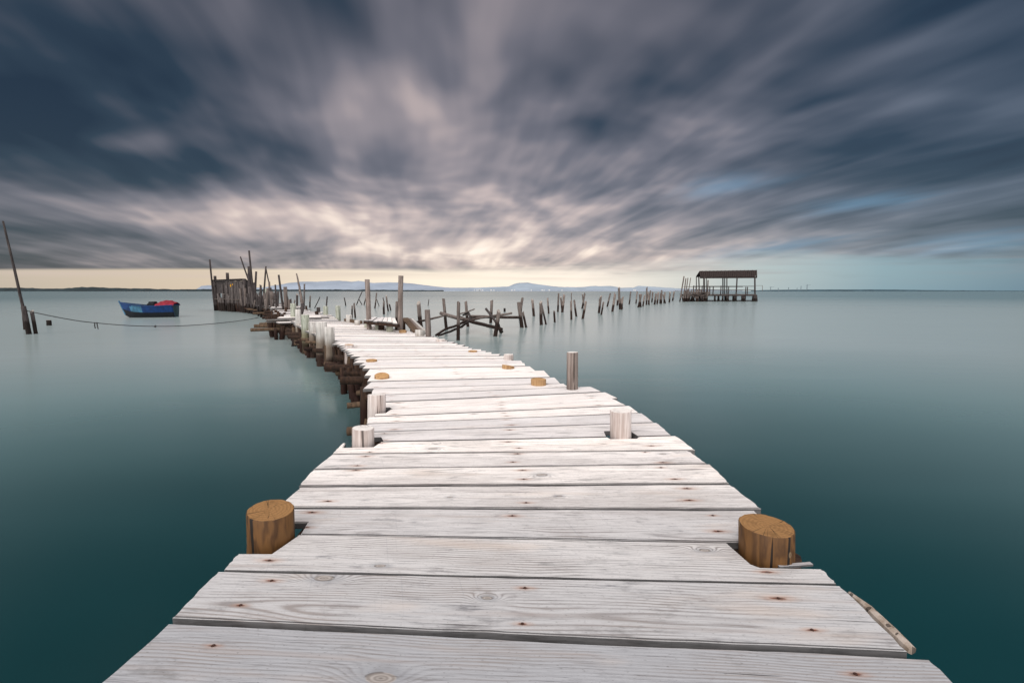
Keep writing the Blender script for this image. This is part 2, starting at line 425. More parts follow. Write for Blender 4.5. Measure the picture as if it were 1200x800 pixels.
# ------------------------------------------------------------------ the jetty
ST = [((198, 725.5), (1078, 766)), ((259, 669), (983, 685.5)), ((299, 625), (930, 636.5)), ((322, 594.5), (889, 596.5)),
      ((350, 570), (859, 567)), ((370, 550), (832, 543.5)), ((390, 532), (808, 527.5)), ((405, 518), (785, 510)), ((424, 506), (767, 494.5)),
      ((431, 496), (750, 483.5)), ((437, 488), (732, 475)), ((440, 480), (719, 466.5)), ((438, 471.5), (706, 459)), ((436, 463), (678, 453)),
      ((434.5, 455), (656, 449)), ((432, 447), (647, 441.8)), ((429, 439.5), (634, 434.5)), ((426, 432), (619, 428.8)), ((421, 424.5), (606, 422.3)), ((414.5, 418), (590, 417)),
      ((406, 411), (566, 411.2)), ((398, 405), (545, 406)), ((391, 399.5), (528, 400.5)), ((382, 395), (512, 396)), ((371, 391.5), (500, 392.4)), ((361, 388), (484, 389)),
      ((355, 384.5), (466, 386)), ((350, 381.5), (452, 383.2)), ((346, 378.5), (436, 380.8)), ((343, 376), (418, 378.3)), ((341, 374), (402, 376.3))]
sts = [(at(*a, DECK), at(*b_, DECK)) for a, b_ in ST]
# refine: boards about 0.25 m wide; the first 19 lines are the boards one can count
f0 = Vector((0, -.31, 0)); lines = [(sts[0][0]+f0+Vector((-.03, 0, 0)), sts[0][1]+f0+Vector((.02, 0, 0)))] + sts[:18]
for i in range(17, len(sts)-1):
    a0, b0 = sts[i]; a1, b1 = sts[i+1]
    L = ((a1+b1)/2-(a0+b0)/2).length; n = max(1, round(L/.25))
    for k in range(1, n+1): lines.append((a0.lerp(a1, k/n), b0.lerp(b1, k/n)))
jetty = empty('wooden_jetty', ((lines[0][0]+lines[0][1])/2).to_tuple()[:2]+(0,), 'long winding jetty of whitewashed boards leading out over the calm sea', 'jetty')
JO = jetty.location
def board(outline, thick, name, parent, origin, rz, ztop, mats=('plank',), tilt=0, label=None, bev=.004):
    """outline: 2-D polygon in the board's own frame (x along the grain)"""
    bm = bmesh.new()
    vs = [bm.verts.new((x, y, 0)) for x, y in outline]
    f = bm.faces.new(vs); bm.normal_update()
    if f.normal.z < 0: f.normal_flip()
    top = [e for e in bm.edges]
    ret = bmesh.ops.extrude_face_region(bm, geom=[f])
    nv = [g for g in ret['geom'] if isinstance(g, bmesh.types.BMVert)]
    for v in nv: v.co.z -= thick
    bm.faces.ensure_lookup_table()
    # the original face is kept as the top by rebuilding it when extrusion removed it
    if not any(len(fc.verts) == len(outline) and abs(fc.calc_center_median().z) < 1e-6 for fc in bm.faces): bm.faces.new(vs)
    bmesh.ops.recalc_face_normals(bm, faces=bm.faces)
    if bev:
        te = [e for e in bm.edges if all(abs(v.co.z) < 1e-6 for v in e.verts)]
        bmesh.ops.bevel(bm, geom=te, offset=bev, segments=2, affect='EDGES', clamp_overlap=True)
    bmesh.ops.triangulate(bm, faces=[fc for fc in bm.faces if len(fc.verts) > 4])
    me = bpy.data.meshes.new(name); bm.to_mesh(me); bm.free()
    o = link(name, me, mats, parent)
    o.location = Vector((origin.x, origin.y, ztop)) - (parent.location if parent else Vector())
    o.rotation_euler = (tilt, 0, rz)
    if label: o['label'] = label
    return o
# posts that boards are cut round: (board indices, world centre, half size of the notch)
PL = at(317, 629, DECK); PR = at(898, 646, DECK)
notch = []   # (centre, halfx, halfy)
P3 = at(425.5, 518, DECK); P4 = at(441.5, 481, DECK); P5 = at(727.5, 509, DECK); P6 = at(671, 455.5, DECK)
nr = random.Random(8)
notches = [(PL, .105, .125, 'L'), (PR+Vector((.05, 0, 0)), .168, .112, 'R'), (P3, .11, .10, 'L'), (P4, .11, .10, 'L'), (P5, .105, .09, 'M')]
for i in range(len(lines)-1):
    (a0, b0), (a1, b1) = lines[i], lines[i+1]
    near = i < 16
    mid0, mid1 = (a0+b0)/2, (a1+b1)/2
    dirv = ((b0-a0).normalized()+(b1-a1).normalized()).normalized()
    rz = math.atan2(dirv.y, dirv.x)
    org = (mid0+mid1)/2
    inv = Matrix.Rotation(-rz, 2)
    loc2 = lambda p: inv @ (Vector((p.x, p.y))-Vector((org.x, org.y)))
    A0, B0, A1, B1 = loc2(a0), loc2(b0), loc2(a1), loc2(b1)
    gap = (.018 if near else .011)
    g0, g1 = rnd.uniform(.6, 1.5)*gap/2, rnd.uniform(.6, 1.5)*gap/2
    # straight ends, each board a little longer or shorter than its neighbour
    j = .014 if i < 12 else .035
    xl = (A0.x+A1.x)/2+rnd.uniform(-j, j); xr = (B0.x+B1.x)/2+rnd.uniform(-j, j)
    if i == 1: xr = (B0.x+B1.x)/2-.014
    if i in (7, 10, 13): xr += .03; xl -= .02
    sk = rnd.uniform(-.012, .012); sk2 = rnd.uniform(-.012, .012)
    ylo = lambda x: A0.y+(B0.y-A0.y)*(x-A0.x)/(B0.x-A0.x)+g0
    yhi = lambda x: A1.y+(B1.y-A1.y)*(x-A1.x)/(B1.x-A1.x)-g1
    wav = rnd.uniform(0, 50); am = .0034 if near else .005
    wl = lambda x, s: noise.noise((x*1.7+wav, s, 0))*am*1.6+noise.noise((x*9+wav, s, 3))*am*.5+(1 if s > 5 else -1)*-.012*max(0, noise.noise((x*5+wav, s, 7))-.42)
    N = 90 if i < 10 else (40 if near else 8)
    front = [(xl+sk+(xr+sk2-xl-sk)*k/N) for k in range(N+1)]
    back = [(xl-sk+(xr-sk2-xl+sk)*k/N) for k in range(N+1)]
    fr = [(x, ylo(x)+wl(x, 1)) for x in front]; bk = [(x, yhi(x)+wl(x, 9)) for x in back]
    # notches
    for (pc, hx, hy, side) in notches:
        if not near: break
        q = loc2(pc); x0, x1, y0, y1 = q.x-hx, q.x+hx, q.y-hy, q.y+hy
        def cut(row, is_front):
            out = []; done = False
            for (x, y) in row:
                if x0 < x < x1: continue
                if not done and x >= x1 and not (out and out[-1][0] >= x1):
                    if is_front and row[0][0] < x0: yy_ = min(y1, yhi(q.x)-.03); out += [(x0-.01, ylo(x0)), (x0+.01, yy_), (x1-.012, yy_+.004), (x1+.004, ylo(x1))]
                    elif is_front: yy_ = min(y1, yhi(q.x)-.03); out += [(xl, yy_), (x1-.012, yy_+.004), (x1+.02, ylo(x1))]
                    elif row[0][0] < x0: yy_ = max(y0, ylo(q.x)+.03); out += [(x0-.004, yhi(x0)), (x0+.01, yy_), (x1-.02, yy_+.003), (x1+.006, yhi(x1))]
                    else: yy_ = max(y0, ylo(q.x)+.03); out += [(xl, yy_), (x1-.03, yy_+.003), (x1+.006, yhi(x1))]
                    done = True
                out.append((x, y))
            if not done:     # the notch runs off the right end
                if is_front: yy_ = min(y1, yhi(q.x)-.03); out += [(x0-.004, ylo(x0)), (x0+.02, yy_), (xr, yy_)]
                else: yy_ = max(y0, ylo(q.x)+.03); out += [(x0-.012, yhi(x0)), (x0+.015, yy_+.02), (x0+.04, yy_), (xr, yy_)]
            return out
        # does the notch cross the front or the back line of this board
        if ylo(q.x)-1e-3 > y0 and ylo(q.x) < y1:
            if side != 'R': fr = cut(fr, True)
        if yhi(q.x) < y1 and yhi(q.x) > y0:
            bk = cut(bk, False)
    def ragged(p, q):
        res = []
        for t in (.06, .18, .32, .45, .6, .74, .88, .96):
            rr_ = rnd.uniform(-.0035, .0035) + (.004 if t in (.06, .96) else 0)*(1 if p[0] > 0 else -1)*-1
            res.append((p[0]+(q[0]-p[0])*t+rr_, p[1]+(q[1]-p[1])*t))
        return res
    bkr = list(reversed(bk))
    out = fr + (ragged(fr[-1], bkr[0]) if near else []) + bkr + (ragged(bkr[-1], fr[0]) if near else [])
    zt = DECK + rnd.uniform(-.004, .004)*(1 if near else 2)
    lab = {1: 'broad board with a long split-off strip along its right end', 2: 'board notched round two brown posts'}.get(i)
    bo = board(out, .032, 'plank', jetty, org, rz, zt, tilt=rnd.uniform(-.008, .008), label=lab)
    hw = ((A1.y+B1.y)-(A0.y+B0.y))/4
    for q in range(2):
        bo['knot%d' % q] = (nr.uniform(-1.0, 1.0), nr.uniform(-.08, .08), nr.choice([.004, .006, .009, .013]) if nr.random() < .6 else .0001)
    if i == 0: bo['knot0'] = (-.38, -.01, .018)
    if i == 1: bo['knot0'] = (-.70, .095, .015); bo['knot1'] = (-.12, .02, .008)
    for q in range(6):
        nx_ = (-.90, .0, .85)[q//2]+nr.uniform(-.045, .045)+(.5*(xl+xr)); ny_ = (-1, 1)[q % 2]*hw*nr.uniform(.38, .72)
        if nr.random() < .16: bo['nail%d' % q] = (9.0, 9.0, .001); continue
        bo['nail%d' % q] = (nx_, ny_, nr.uniform(.55, 1.35))
        if i < 9 and all(not (abs(loc2(pc).x-nx_) < hx+.03 and abs(loc2(pc).y-ny_) < hy+.03) for pc, hx, hy, _ in notches):
            bm = bmesh.new(); bmesh.ops.create_cone(bm, cap_ends=True, segments=10, radius1=.0062, radius2=.0045, depth=.0025)
            finish(bm, 'nail', ['rust'], bo, (nx_, ny_, .0008))
# split strip lying along the right end of the third board
s0 = at(995, 694, DECK-.010); s1 = at(1069, 762, DECK-.010)
bm = bmesh.new()
tube_into(bm, [Vector((0, 0, 0)), (s1-s0)*.3+Vector((.006, 0, 0)), (s1-s0)*.7+Vector((.002, 0, 0)), s1-s0], [.006, .013, .015, .012], 6, .18, 3, 0); o = finish(bm, 'splinter', ['sliver'], jetty, s0-JO)
s0 = at(912, 663.5, DECK); s1 = at(951, 660.5, DECK)
bm = bmesh.new(); bar_into(bm, (0, 0, 0), s1-s0, .016, .008); finish(bm, 'splinter', ['plank'], jetty, s0-JO)
# bearers and stringers under the deck
def under(bmfun, name, mats): 
    bm = bmesh.new(); bmfun(bm); return finish(bm, name, mats, jetty, (0, 0, 0))
for s, t in ((.10, 'left'), (.5, 'middle'), (.90, 'right')):
    for i in range(0, len(lines)-4, 4):
        a = lines[i][0].lerp(lines[i][1], s); c = lines[min(i+4, len(lines)-1)][0].lerp(lines[min(i+4, len(lines)-1)][1], s)
        bm = bmesh.new(); bar_into(bm, Vector((0, 0, 0)), c-a, .09, .10)
        finish(bm, 'stringer', ['under', 'under'], jetty, Vector((a.x, a.y, DECK-.09))-JO)
ur = random.Random(77)
for i in range(3, len(lines)-1, 4):
    a, b_ = lines[i]; d = (b_-a)
    ex0 = ur.uniform(.05, .5) if i > 16 else .0; 
    p = a-d.normalized()*ex0; q = b_+d.normalized()*(ur.uniform(-.05, .05))
    bm = bmesh.new(); tube_into(bm, [Vector((0, 0, 0)), (q-p)/2+Vector((0, 0, ur.uniform(-.02, .02))), q-p], [.055, .06, .05], 8, .08, i, 1)
    finish(bm, 'crossbeam', ['under', 'brown_end'], jetty, Vector((p.x, p.y, DECK-.20))-JO)
    for s in (.03, .97):
        c = a.lerp(b_, s)
        post('piling', Vector((c.x, c.y, .0))-JO, Vector((c.x+ur.uniform(-.05, .05), c.y, DECK-.05))-JO, .06, 'under', 'under', parent=jetty)
# the jumble of short piles and props along the left flank
for i in range(13, len(lines)-1):
    a, b_ = lines[i]; d = (b_-a).normalized()
    n = 3
    for k in range(n):
        off = ur.uniform(-.12, .45); c = a+d*off+Vector((0, ur.uniform(-.12, .12), 0))
        zt = ur.choice([.18, .3, .42, .52, .55])*ur.uniform(.85, 1)
        post('piling', Vector((c.x, c.y, 0))-JO, Vector((c.x+ur.uniform(-.08, .08), c.y+ur.uniform(-.05, .05), zt))-JO, ur.uniform(.035, .065), ur.choice(['under', 'under', 'under', 'log']), 'under', parent=jetty, sides=8, nseg=3)
    if True:
        c = a+d*ur.uniform(-.30, .05); c2 = c+d*ur.uniform(.4, .9)+Vector((0, ur.uniform(-.15, .15), 0)); z = ur.uniform(.12, .42)
        bm = bmesh.new(); tube_into(bm, [Vector((0, 0, 0)), c2-c+Vector((0, 0, ur.uniform(-.06, .06)))], [.04, .035], 7, .1, i, 1)
        finish(bm, 'crossbeam', [ur.choice(['under', 'under', 'log']), 'brown_end'], jetty, Vector((c.x, c.y, z))-JO)
# ------------------------------------------------------------------ posts rising through and beside the deck
def deckpost(px, ybase, ytop, wpx, mat, end, label, name='wooden_post', sides=26, ptop=None, bevel=.004, slant=0.0, under=1.2, zb=DECK, taper=.97, jit=.03, cat='post'):
    c = at(px, ybase, zb)
    r = wpx/2*c.y/F*.985
    t = atY(ptop if ptop is not None else px, ytop, c.y)
    return post(name, c, t, r, mat, end, label, cat, None, under=under, sides=sides, nseg=10, taper=taper, jit=jit, bevel=bevel, slant=slant)
deckpost(317, 629, 597, 53, 'stained', 'stained_end', 'stout brown log post with two knots beside the left edge of the foreground boards', sides=40, bevel=.003, slant=.06, jit=.03)
deckpost(898, 646, 615, 61, 'stained', 'stained_end', 'stout dark brown log post with cracked side at the right edge of foreground boards', sides=40, bevel=.003, slant=.05, jit=.03)
deckpost(425.5, 518, 501, 26.5, 'white', 'white_end', 'short bleached post in a notch on the left edge, nearest bleached one there', slant=.05)
deckpost(441.5, 481, 462, 22, 'white', 'white_end', 'bleached post with its top cut slanting, on left edge just past another bleached post', slant=.12)
deckpost(727.5, 510, 480.5, 26, 'white', 'white_end', 'round bleached post standing alone in a notch through the right side of deck')
deckpost(671, 455.8, 412.5, 13, 'pale', 'white_end', 'slim flaky grey white post rising over the right edge of the deck', sides=18, jit=.08)
deckpost(447.5, 443.5, 439.5, 17, 'brown', 'brown_end', 'low orange brown stump with slanted top at the left edge of the deck', 'post_stump', slant=.25, cat='stump')
deckpost(631, 450.5, 444, 18, 'brown', 'brown_end', 'largest orange brown stump at the right edge, left of the slim flaky post', 'post_stump', cat='stump')
deckpost(595.5, 431, 428, 15, 'brown', 'brown_end', 'flat orange brown stump behind the largest stump on the right edge', 'post_stump', slant=.2, cat='stump')
deckpost(596, 420.5, 415, 12, 'white', 'white_end', 'small bleached stump on the right edge, behind the flat brown stump', 'post_stump', cat='stump')
deckpost(554, 412.5, 410.8, 11, 'brown', 'brown_end', 'nearly flush brown stump on the right edge past the small bleached stump', 'post_stump', cat='stump')
deckpost(516.5, 400, 397.4, 11, 'white', 'white_end', 'low bleached stump on the right edge near the bend of the jetty', 'post_stump', cat='stump')
deckpost(472, 389.8, 386.8, 8.5, 'brown', 'brown_end', 'small orange stump at the foot of the tallest thick post', 'post_stump', cat='stump')
deckpost(409, 407, 403.6, 10.5, 'white', 'brown_end', 'low pinkish stump on the left edge behind the slanted orange stump', 'post_stump', cat='stump')
deckpost(435.5, 423, 421.3, 13, 'brown', 'brown_end', 'flush orange stump end at the left edge of the deck, behind the slanted stump', 'post_stump', cat='stump')
deckpost(492, 393.5, 386.8, 11.5, 'painted', 'white_end', 'short squat white post at the lower end of the plank ramp', slant=.2)
# white flaking posts at the left of the bend
def wpost(px, ytop, ydeck, w, mat, label, dy=0, ptop=None, lo=None):
    c = at(px, ydeck, DECK); Y = c.y
    r = w/2*Y/F; t = atY(ptop or px, ytop, Y)
    return post('wooden_post', (c.x, Y, 0), t, r, mat, 'white_end', label, 'post', None, under=.6, sides=18, nseg=10, taper=.96, jit=.04)
wpost(386, 383.3, 400, 11.3, 'painted', 'nearest thick white painted post at the bend, its foot brown', )
wpost(376.5, 377, 396, 12, 'painted', 'thick white post just left of and behind the nearest painted one')
wpost(357.5, 368.5, 387, 8.5, 'green', 'mossy green white post behind the two thick painted posts')
wpost(366, 377.5, 390, 8, 'painted', 'short white post between the mossy post and the thick painted posts')
wpost(349, 362.5, 381, 6.5, 'painted', 'white post left of the mossy green one beside the leaning pole')
wpost(343.5, 355.5, 373, 6.5, 'green', 'greenish white post at the start of the broken walkway')
wpost(396, 358, 374.5, 5.6, 'green', 'upright mossy pale post on the far side of the small deck')
wpost(381.5, 358.6, 370, 5.2, 'green', 'mossy pale post with a thin stick rising behind it')
wpost(373, 359.8, 366.5, 3.8, 'dark', 'short dark stump behind the small white deck')
# short cut piles and a beam past the bend
deckpost(409, 377.5, 369, 7, 'painted', 'white_end', 'squat pale stump at the far corner of the deck, left of another', 'post_stump', sides=14, cat='stump')
deckpost(418.7, 380.5, 375.2, 6.5, 'painted', 'white_end', 'squat pale stump beside the raised side platform', 'post_stump', sides=14, cat='stump')
a = at(405, 376.5, DECK); b_ = at(423, 379.5, DECK)
bm = bmesh.new(); bar_into(bm, (0, 0, 0), b_-a, .10, .09)
tag(finish(bm, 'timber_beam', ['log'], None, a+Vector((0, 0, .05))), 'short brown beam lying between two squat pale stumps', 'beam')
# ------------------------------------------------------------------ raised side platform with its ramp
pf = empty('side_platform', at(446, 387, DECK), 'low raised platform of pale boards on stubby mossy legs beside the deck', 'platform')
PO = pf.location
z1 = .86
c0 = at(426, 374.6, z1); c1 = at(466, 378.4, z1); c2 = at(463, 372.2, z1); c3 = at(434, 371.4, z1)
n = 7
for k in range(n):
    s, e = k/n+.006, (k+1)/n-.006
    q = [c0.lerp(c1, s), c0.lerp(c1, e), c3.lerp(c2, e), c3.lerp(c2, s)]
    org = sum(q, Vector())/4; dv = (q[3]+q[2]-q[0]-q[1]); rz = math.atan2(dv.y, dv.x); inv = Matrix.Rotation(-rz, 2)
    ol = [inv @ Vector((p.x-org.x, p.y-org.y)) for p in q]
    board([(p.x, p.y) for p in ol], .03, 'plank', pf, org, rz, z1+rnd.uniform(-.01, .01), bev=.003)
for px, y0 in ((430.5, 383.5), (443.5, 386.4), (457, 388.6)):
    c = at(px, y0, DECK); r = 3.6*c.y/F
    post('leg', Vector((c.x, c.y, DECK-.3))-PO, Vector((c.x, c.y, z1-.03))-PO, r, 'green', 'white_end', parent=pf, under=.4, sides=14)
for f0, f1 in ((c0, c1), (c3, c2)):
    bm = bmesh.new(); bar_into(bm, Vector((0, 0, 0)), f1-f0, .07, .07); finish(bm, 'beam', ['under'], pf, f0+Vector((0, .08, -.07))-PO)
for px, yb in ((440, 374), (460, 375)):
    c = at(px, 376.5, z1); post('leg', Vector((c.x, c.y+.5, 0))-PO, Vector((c.x, c.y+.5, z1-.06))-PO, .07, 'under', 'under', parent=pf, under=.4)
# ramp
rp = empty('plank_ramp', at(495, 388, DECK), 'weathered yellowish plank ramp sloping down from platform to deck', 'ramp')
u0 = atY(473, 373.0, 12.4); u1 = atY(482, 372.4, 12.9); l0 = at(486, 389.5, DECK+.01); l1 = at(501, 388.5, DECK+.01)
for k in range(3):
    a = u0.lerp(u1, (k+.5)/3); b_ = l0.lerp(l1, (k+.5)/3)
    bm = bmesh.new(); bar_into(bm, Vector((0, 0, 0)), b_-a, .17, .035); finish(bm, 'plank', [['log', 'pale', 'painted'][k]], rp, a-rp.location+Vector((0, 0, -.02*k)))
bm = bmesh.new(); bar_into(bm, Vector((0, 0, 0)), u1-u0, .06, .06); finish(bm, 'batten', ['under'], rp, u0-rp.location+Vector((0, 0, -.07)))
for q in (u0, u1): post('leg', Vector((q.x, q.y, 0))-rp.location, Vector((q.x, q.y, q.z-.1))-rp.location, .045, 'under', 'under', parent=rp)
# ------------------------------------------------------------------ tall posts about the bend
def seapost(top, base, w, mat='weather', label=None, name='wooden_post', group=None, zb=0.0, sides=10, end='grey_end', cat='post', bend=.0):
    c = at(base[0], base[1], zb); t = atY(top[0], top[1], c.y)
    r = w/2*c.y/F
    return post(name, c, t, r, mat, end, label, cat, group, under=.5, sides=sides, nseg=6, jit=.10, bend=bend, taper=.9, slant=0.0 if w > 5 else (SEED[0]*37 % 10)*.13)
seapost((469.8, 323), (468.7, 387), 5.9, 'pale', 'tallest thick weathered post at the corner of the side platform', zb=DECK, sides=16)
p = at(431.5, 381, 0.0)
t = at(431, 377, z1); post('wooden_post', (atY(432.8, 386, t.y+.9).x, t.y+.9, 0), atY(430.3, 327.3, t.y+.9), .062, 'pale', 'grey_end', 'tall thick weathered post behind the side platform', 'post', None, sides=16)
seapost((465, 353), (464.6, 378), 2.9, 'weather', 'thin post close behind the tallest thick post', zb=.3)
seapost((490.4, 354.8), (493.3, 384.5), 4.4, 'weather', 'leaning post behind the plank ramp, tied to a crooked rail')
seapost((500.8, 362.8), (502.3, 394.3), 5.6, 'weather', 'short thick post at the right edge right beside the squat white post', zb=DECK, sides=14)
def P(label, top, base, w, mat='weather', name='wooden_post', group=None, **k): return seapost(top, base, w, mat, label, name, group, **k)
P('leaning post carrying the left end of the fallen pole frame', (519.6, 349.8), (523.2, 386.5), 3.4)
P('upright post in front of the fallen pole frame, nearest one in the water', (537.5, 355.3), (537, 398.6), 4.3, sides=14)
P('post at the knot of the fallen pole frame', (545.8, 354), (548.3, 382.7), 3.5)
P('post rising behind the right half of the fallen pole frame', (576.2, 351.7), (575, 378.5), 3.2)
P('tiny dark stub poking from the sea behind the fallen frame', (591.3, 361), (591.3, 365.2), 2.2, 'dark')
P('leaning post carrying the right end of the lowest fallen poles', (584.6, 364.3), (580.4, 394), 4.0)
P('short dark prop crossing the post at the right of the fallen frame', (584, 379), (587, 390.5), 2.8, 'dark')
P('thickest post, holding the right end of the long fallen rail', (608, 354), (611.6, 383.7), 4.4, sides=12)
P('post leaning left behind the thickest post at the end of the rail', (612, 350), (609, 373), 3.2)
P('slanting brace against the thickest post at the rail end', (612.6, 365.5), (616.6, 383.6), 2.6)
# free standing posts towards the shelter
far = [((623.7, 351), (625.6, 370.5), 2.6), ((633.6, 354), (634.2, 380.6), 3.3), ((635, 358), (639.8, 380), 2.0), ((641.7, 349.3), (643, 367.4), 2.1),
       ((649.4, 365), (650, 377.6), 2.6), ((654.7, 343.5), (653.7, 365.4), 2.0), ((657, 348), (659.2, 365.8), 1.9), ((661.2, 345), (659, 366), 2.6),
       ((669.3, 352.5), (669.5, 374.6), 2.6), ((669.6, 343), (669.3, 362), 1.0), ((673, 352), (675.4, 370.9), 2.5), ((685.3, 344), (682.2, 361.6), 1.9), ((682.6, 344.5), (683.8, 358), 1.3),
       ((686.6, 352.8), (682.9, 373.6), 2.6), ((704.2, 347), (701.8, 366.9), 2.4), ((702.4, 350), (702, 364), 1.6), ((707.2, 354), (704.6, 368.8), 2.3), ((715.2, 344), (711.6, 359.2), 1.9),
       ((720.8, 344), (717.6, 365.2), 2.5), ((725.2, 337), (726.5, 362.4), 2.4), ((723.8, 351), (723.3, 358), 1.6), ((729.9, 347.7), (728.4, 362.8), 2.1), ((727.4, 350), (729.4, 361.5), 1.6),
       ((739.1, 342), (737.3, 356.4), 1.7), ((746.8, 341.3), (745.4, 355.6), 1.5), ((751.5, 344.7), (748, 360), 2.1), ((749.6, 344.4), (750.8, 359.8), 1.9), ((755.4, 345.8), (753.4, 358.9), 1.9),
       ((758, 337), (757.4, 357.2), 2.0), ((759.2, 342), (760.6, 357.2), 1.8), ((762.3, 340.5), (760, 356.8), 1.7), ((765, 342), (763.9, 354.2), 1.7), ((768.9, 344), (767, 356.8), 2.0),
       ((771.5, 342.5), (770.1, 356), 1.9), ((774, 343.5), (773.5, 355.6), 1.8), ((775.5, 339.8), (775, 356), 1.9), ((777.2, 345), (779.6, 355.3), 1.6), ((779.3, 342.5), (778, 355), 1.5),
       ((785.3, 342.3), (784.2, 354.4), 1.7), ((790.1, 341.3), (788.3, 352.4), 1.6)]
ORD = ['first', 'second', 'third', 'fourth', 'fifth', 'sixth', 'seventh', 'eighth', 'ninth', 'tenth', 'eleventh', 'twelfth', 'thirteenth', 'fourteenth', 'fifteenth', 'sixteenth', 'seventeenth', 'eighteenth', 'nineteenth', 'twentieth']
ORD += ['twenty-'+q for q in ORD[:9]] + ['thirtieth'] + ['thirty-'+q for q in ORD[:9]] + ['fortieth'] + ['forty-'+q for q in ORD[:9]]
far.sort(key=lambda q: -(q[1][0]))
def lean(top, base):
    dx = (top[0]-base[0])/max(1, base[1]-top[1])
    return 'leaning left' if dx < -.07 else ('leaning right' if dx > .07 else 'upright')
for i, (t, b_, w) in enumerate(far):
    size = 'tall' if b_[1]-t[1] > 21 else ('stubby' if b_[1]-t[1] < 13 and b_[1] > 360 else 'rotting')
    seapost(t, b_, w, 'weather' if i % 3 else 'pale', f'{size} bare post {lean(t, b_)} in the sea, {ORD[i]} counted from the roofed shelter', 'wooden_post', 'bare posts standing in the sea towards the roofed shelter', sides=8)
# thin sticks behind the bend
small = [((363.6, 346.5), (363.3, 360.2), 1.7, 'upright stick'), ((375, 348), (368.4, 360.9), 1.0, 'thin stick leaning right'), ((383.4, 347.8), (382.6, 366), 1.5, 'stick'),
         ((403.5, 348.7), (405, 358.2), 1.2, 'short stick leaning left'), ((424.6, 341.3), (418, 357.3), .9, 'tall thin crooked stick leaning right'), ((420.6, 350.5), (424.2, 357), .9, 'tiny crossing stick'), ((429, 348), (426.8, 357.3), 1.2, 'short stick leaning right'),
         ((441.4, 343), (439.5, 361.2), 1.7, 'dark stake'), ((441.6, 351), (444.4, 358.8), .9, 'thin prop leaning against the dark stake'), ((449.8, 353.5), (450.2, 368.2), 2.4, 'dark thick stake'), ((448.8, 348.5), (450.3, 356), 1.0, 'thin twig beside the thick dark stake'),
         ((452.6, 346.5), (454.9, 364.4), 1.6, 'slim stake leaning left'), ((456.2, 356), (457.7, 363.5), 1.6, 'shortest dark stake'), ((502.6, 350.5), (501.7, 358.2), .9, 'lone twig'),
         ((412.8, 358), (413, 372), 1.9, 'slim post'), ((415, 355.5), (416.4, 372.4), 1.9, 'slim post leaning left')]
wh = ['behind the small white deck', 'right of the upright stick behind the small deck', 'rising behind the mossy pale post', 'in open water left of the tall thick post',
      'left of the tall thick post, in open water', 'crossing the crooked stick left of the tall thick post', 'just beside the tall thick post, in open water',
      'between the two tall thick posts', 'between the two tall thick posts', 'between the two tall thick posts, nearest of its cluster', 'between the tall posts', 'between the two tall thick posts, next to the thickest stake', 'left of the tallest thick post, in open water', 'far out in the water right of the ramp',
      'left one of a close pair by the squat stumps', 'right one of a close pair by the squat stumps']
for (t, b_, w, nm), place in zip(small, wh):
    seapost(t, b_, w, 'weather' if w > 1.5 else 'dark', f'{nm} {place}' if 'stake' in nm or 'stick' in nm or 'twig' in nm or 'post' in nm else f'{nm} {place}', 'wooden_stake', None, sides=7, cat='stake', bend=.02)
# ------------------------------------------------------------------ fallen pole frame
def dp(px, py, Y): return atY(px, py, Y)
pole('fallen_pole', [dp(482, 378.8, 17.2), dp(505, 373.5, 17.8), dp(525, 368.5, 18.6)], .045, .035, 'weather', 'crooked rail running from the ramp to the fallen frame')
pole('fallen_pole', [dp(517, 366.8, 18.8), dp(545, 374.6, 17.8), dp(568, 380.8, 16.8), dp(588, 385.8, 16.0)], .075, .06, 'weather', 'thick fallen pole sloping down across the whole pole frame')
pole('fallen_pole', [dp(510.5, 392.8, 16.2), dp(522, 385.6, 16.4), dp(537, 380.6, 17), dp(550, 373.5, 17.8)], .04, .05, 'weather', 'bent fallen pole dipping into the water, upper one of the pair')
pole('fallen_pole', [dp(513.5, 393.2, 16), dp(528, 388.2, 16.2), dp(541, 382.6, 16.8), dp(552, 374.5, 17.6)], .035, .05, 'dark', 'bent fallen pole dipping into the water, lower one of the pair')
pole('fallen_pole', [dp(538, 368, 18.6), dp(548, 365.2, 18.4), dp(556, 362, 18.2)], .03, .025, 'weather', 'short thin pole pointing up at the knot of the frame')
pole('fallen_pole', [dp(549, 374.3, 18.4), dp(575, 370.8, 18.2), dp(600, 366.8, 18)], .05, .04, 'weather', 'fallen pole rising to the right over the frame')
pole('fallen_pole', [dp(551, 370.6, 19.4), dp(580, 371.4, 19.6), dp(609, 371.8, 20)], .065, .06, 'weather', 'long level fallen rail reaching the thickest post')
pole('fallen_pole', [dp(569.5, 361.6, 17), dp(578, 373, 16.6), dp(588.5, 389, 16)], .045, .05, 'dark', 'steep dark pole leaning through the right end of the frame')
pole('fallen_pole', [dp(539, 371.8, 18.3), dp(549, 375.5, 18), dp(556, 373.8, 18)], .07, .05, 'dark', 'short dark log jammed in the knot of the frame')
pole('fallen_pole', [dp(545, 377.5, 17.6), dp(560, 373.2, 17.6), dp(584, 368.6, 17)], .045, .035, 'weather', 'thin pole crossing the knot towards the right post')
pole('fallen_pole', [dp(543, 369, 18.6), dp(549, 366.5, 18.5), dp(551, 371, 18.3), dp(547, 374.5, 18.2)], .05, .04, 'dark', 'hooked dark branch caught on top of the knot')
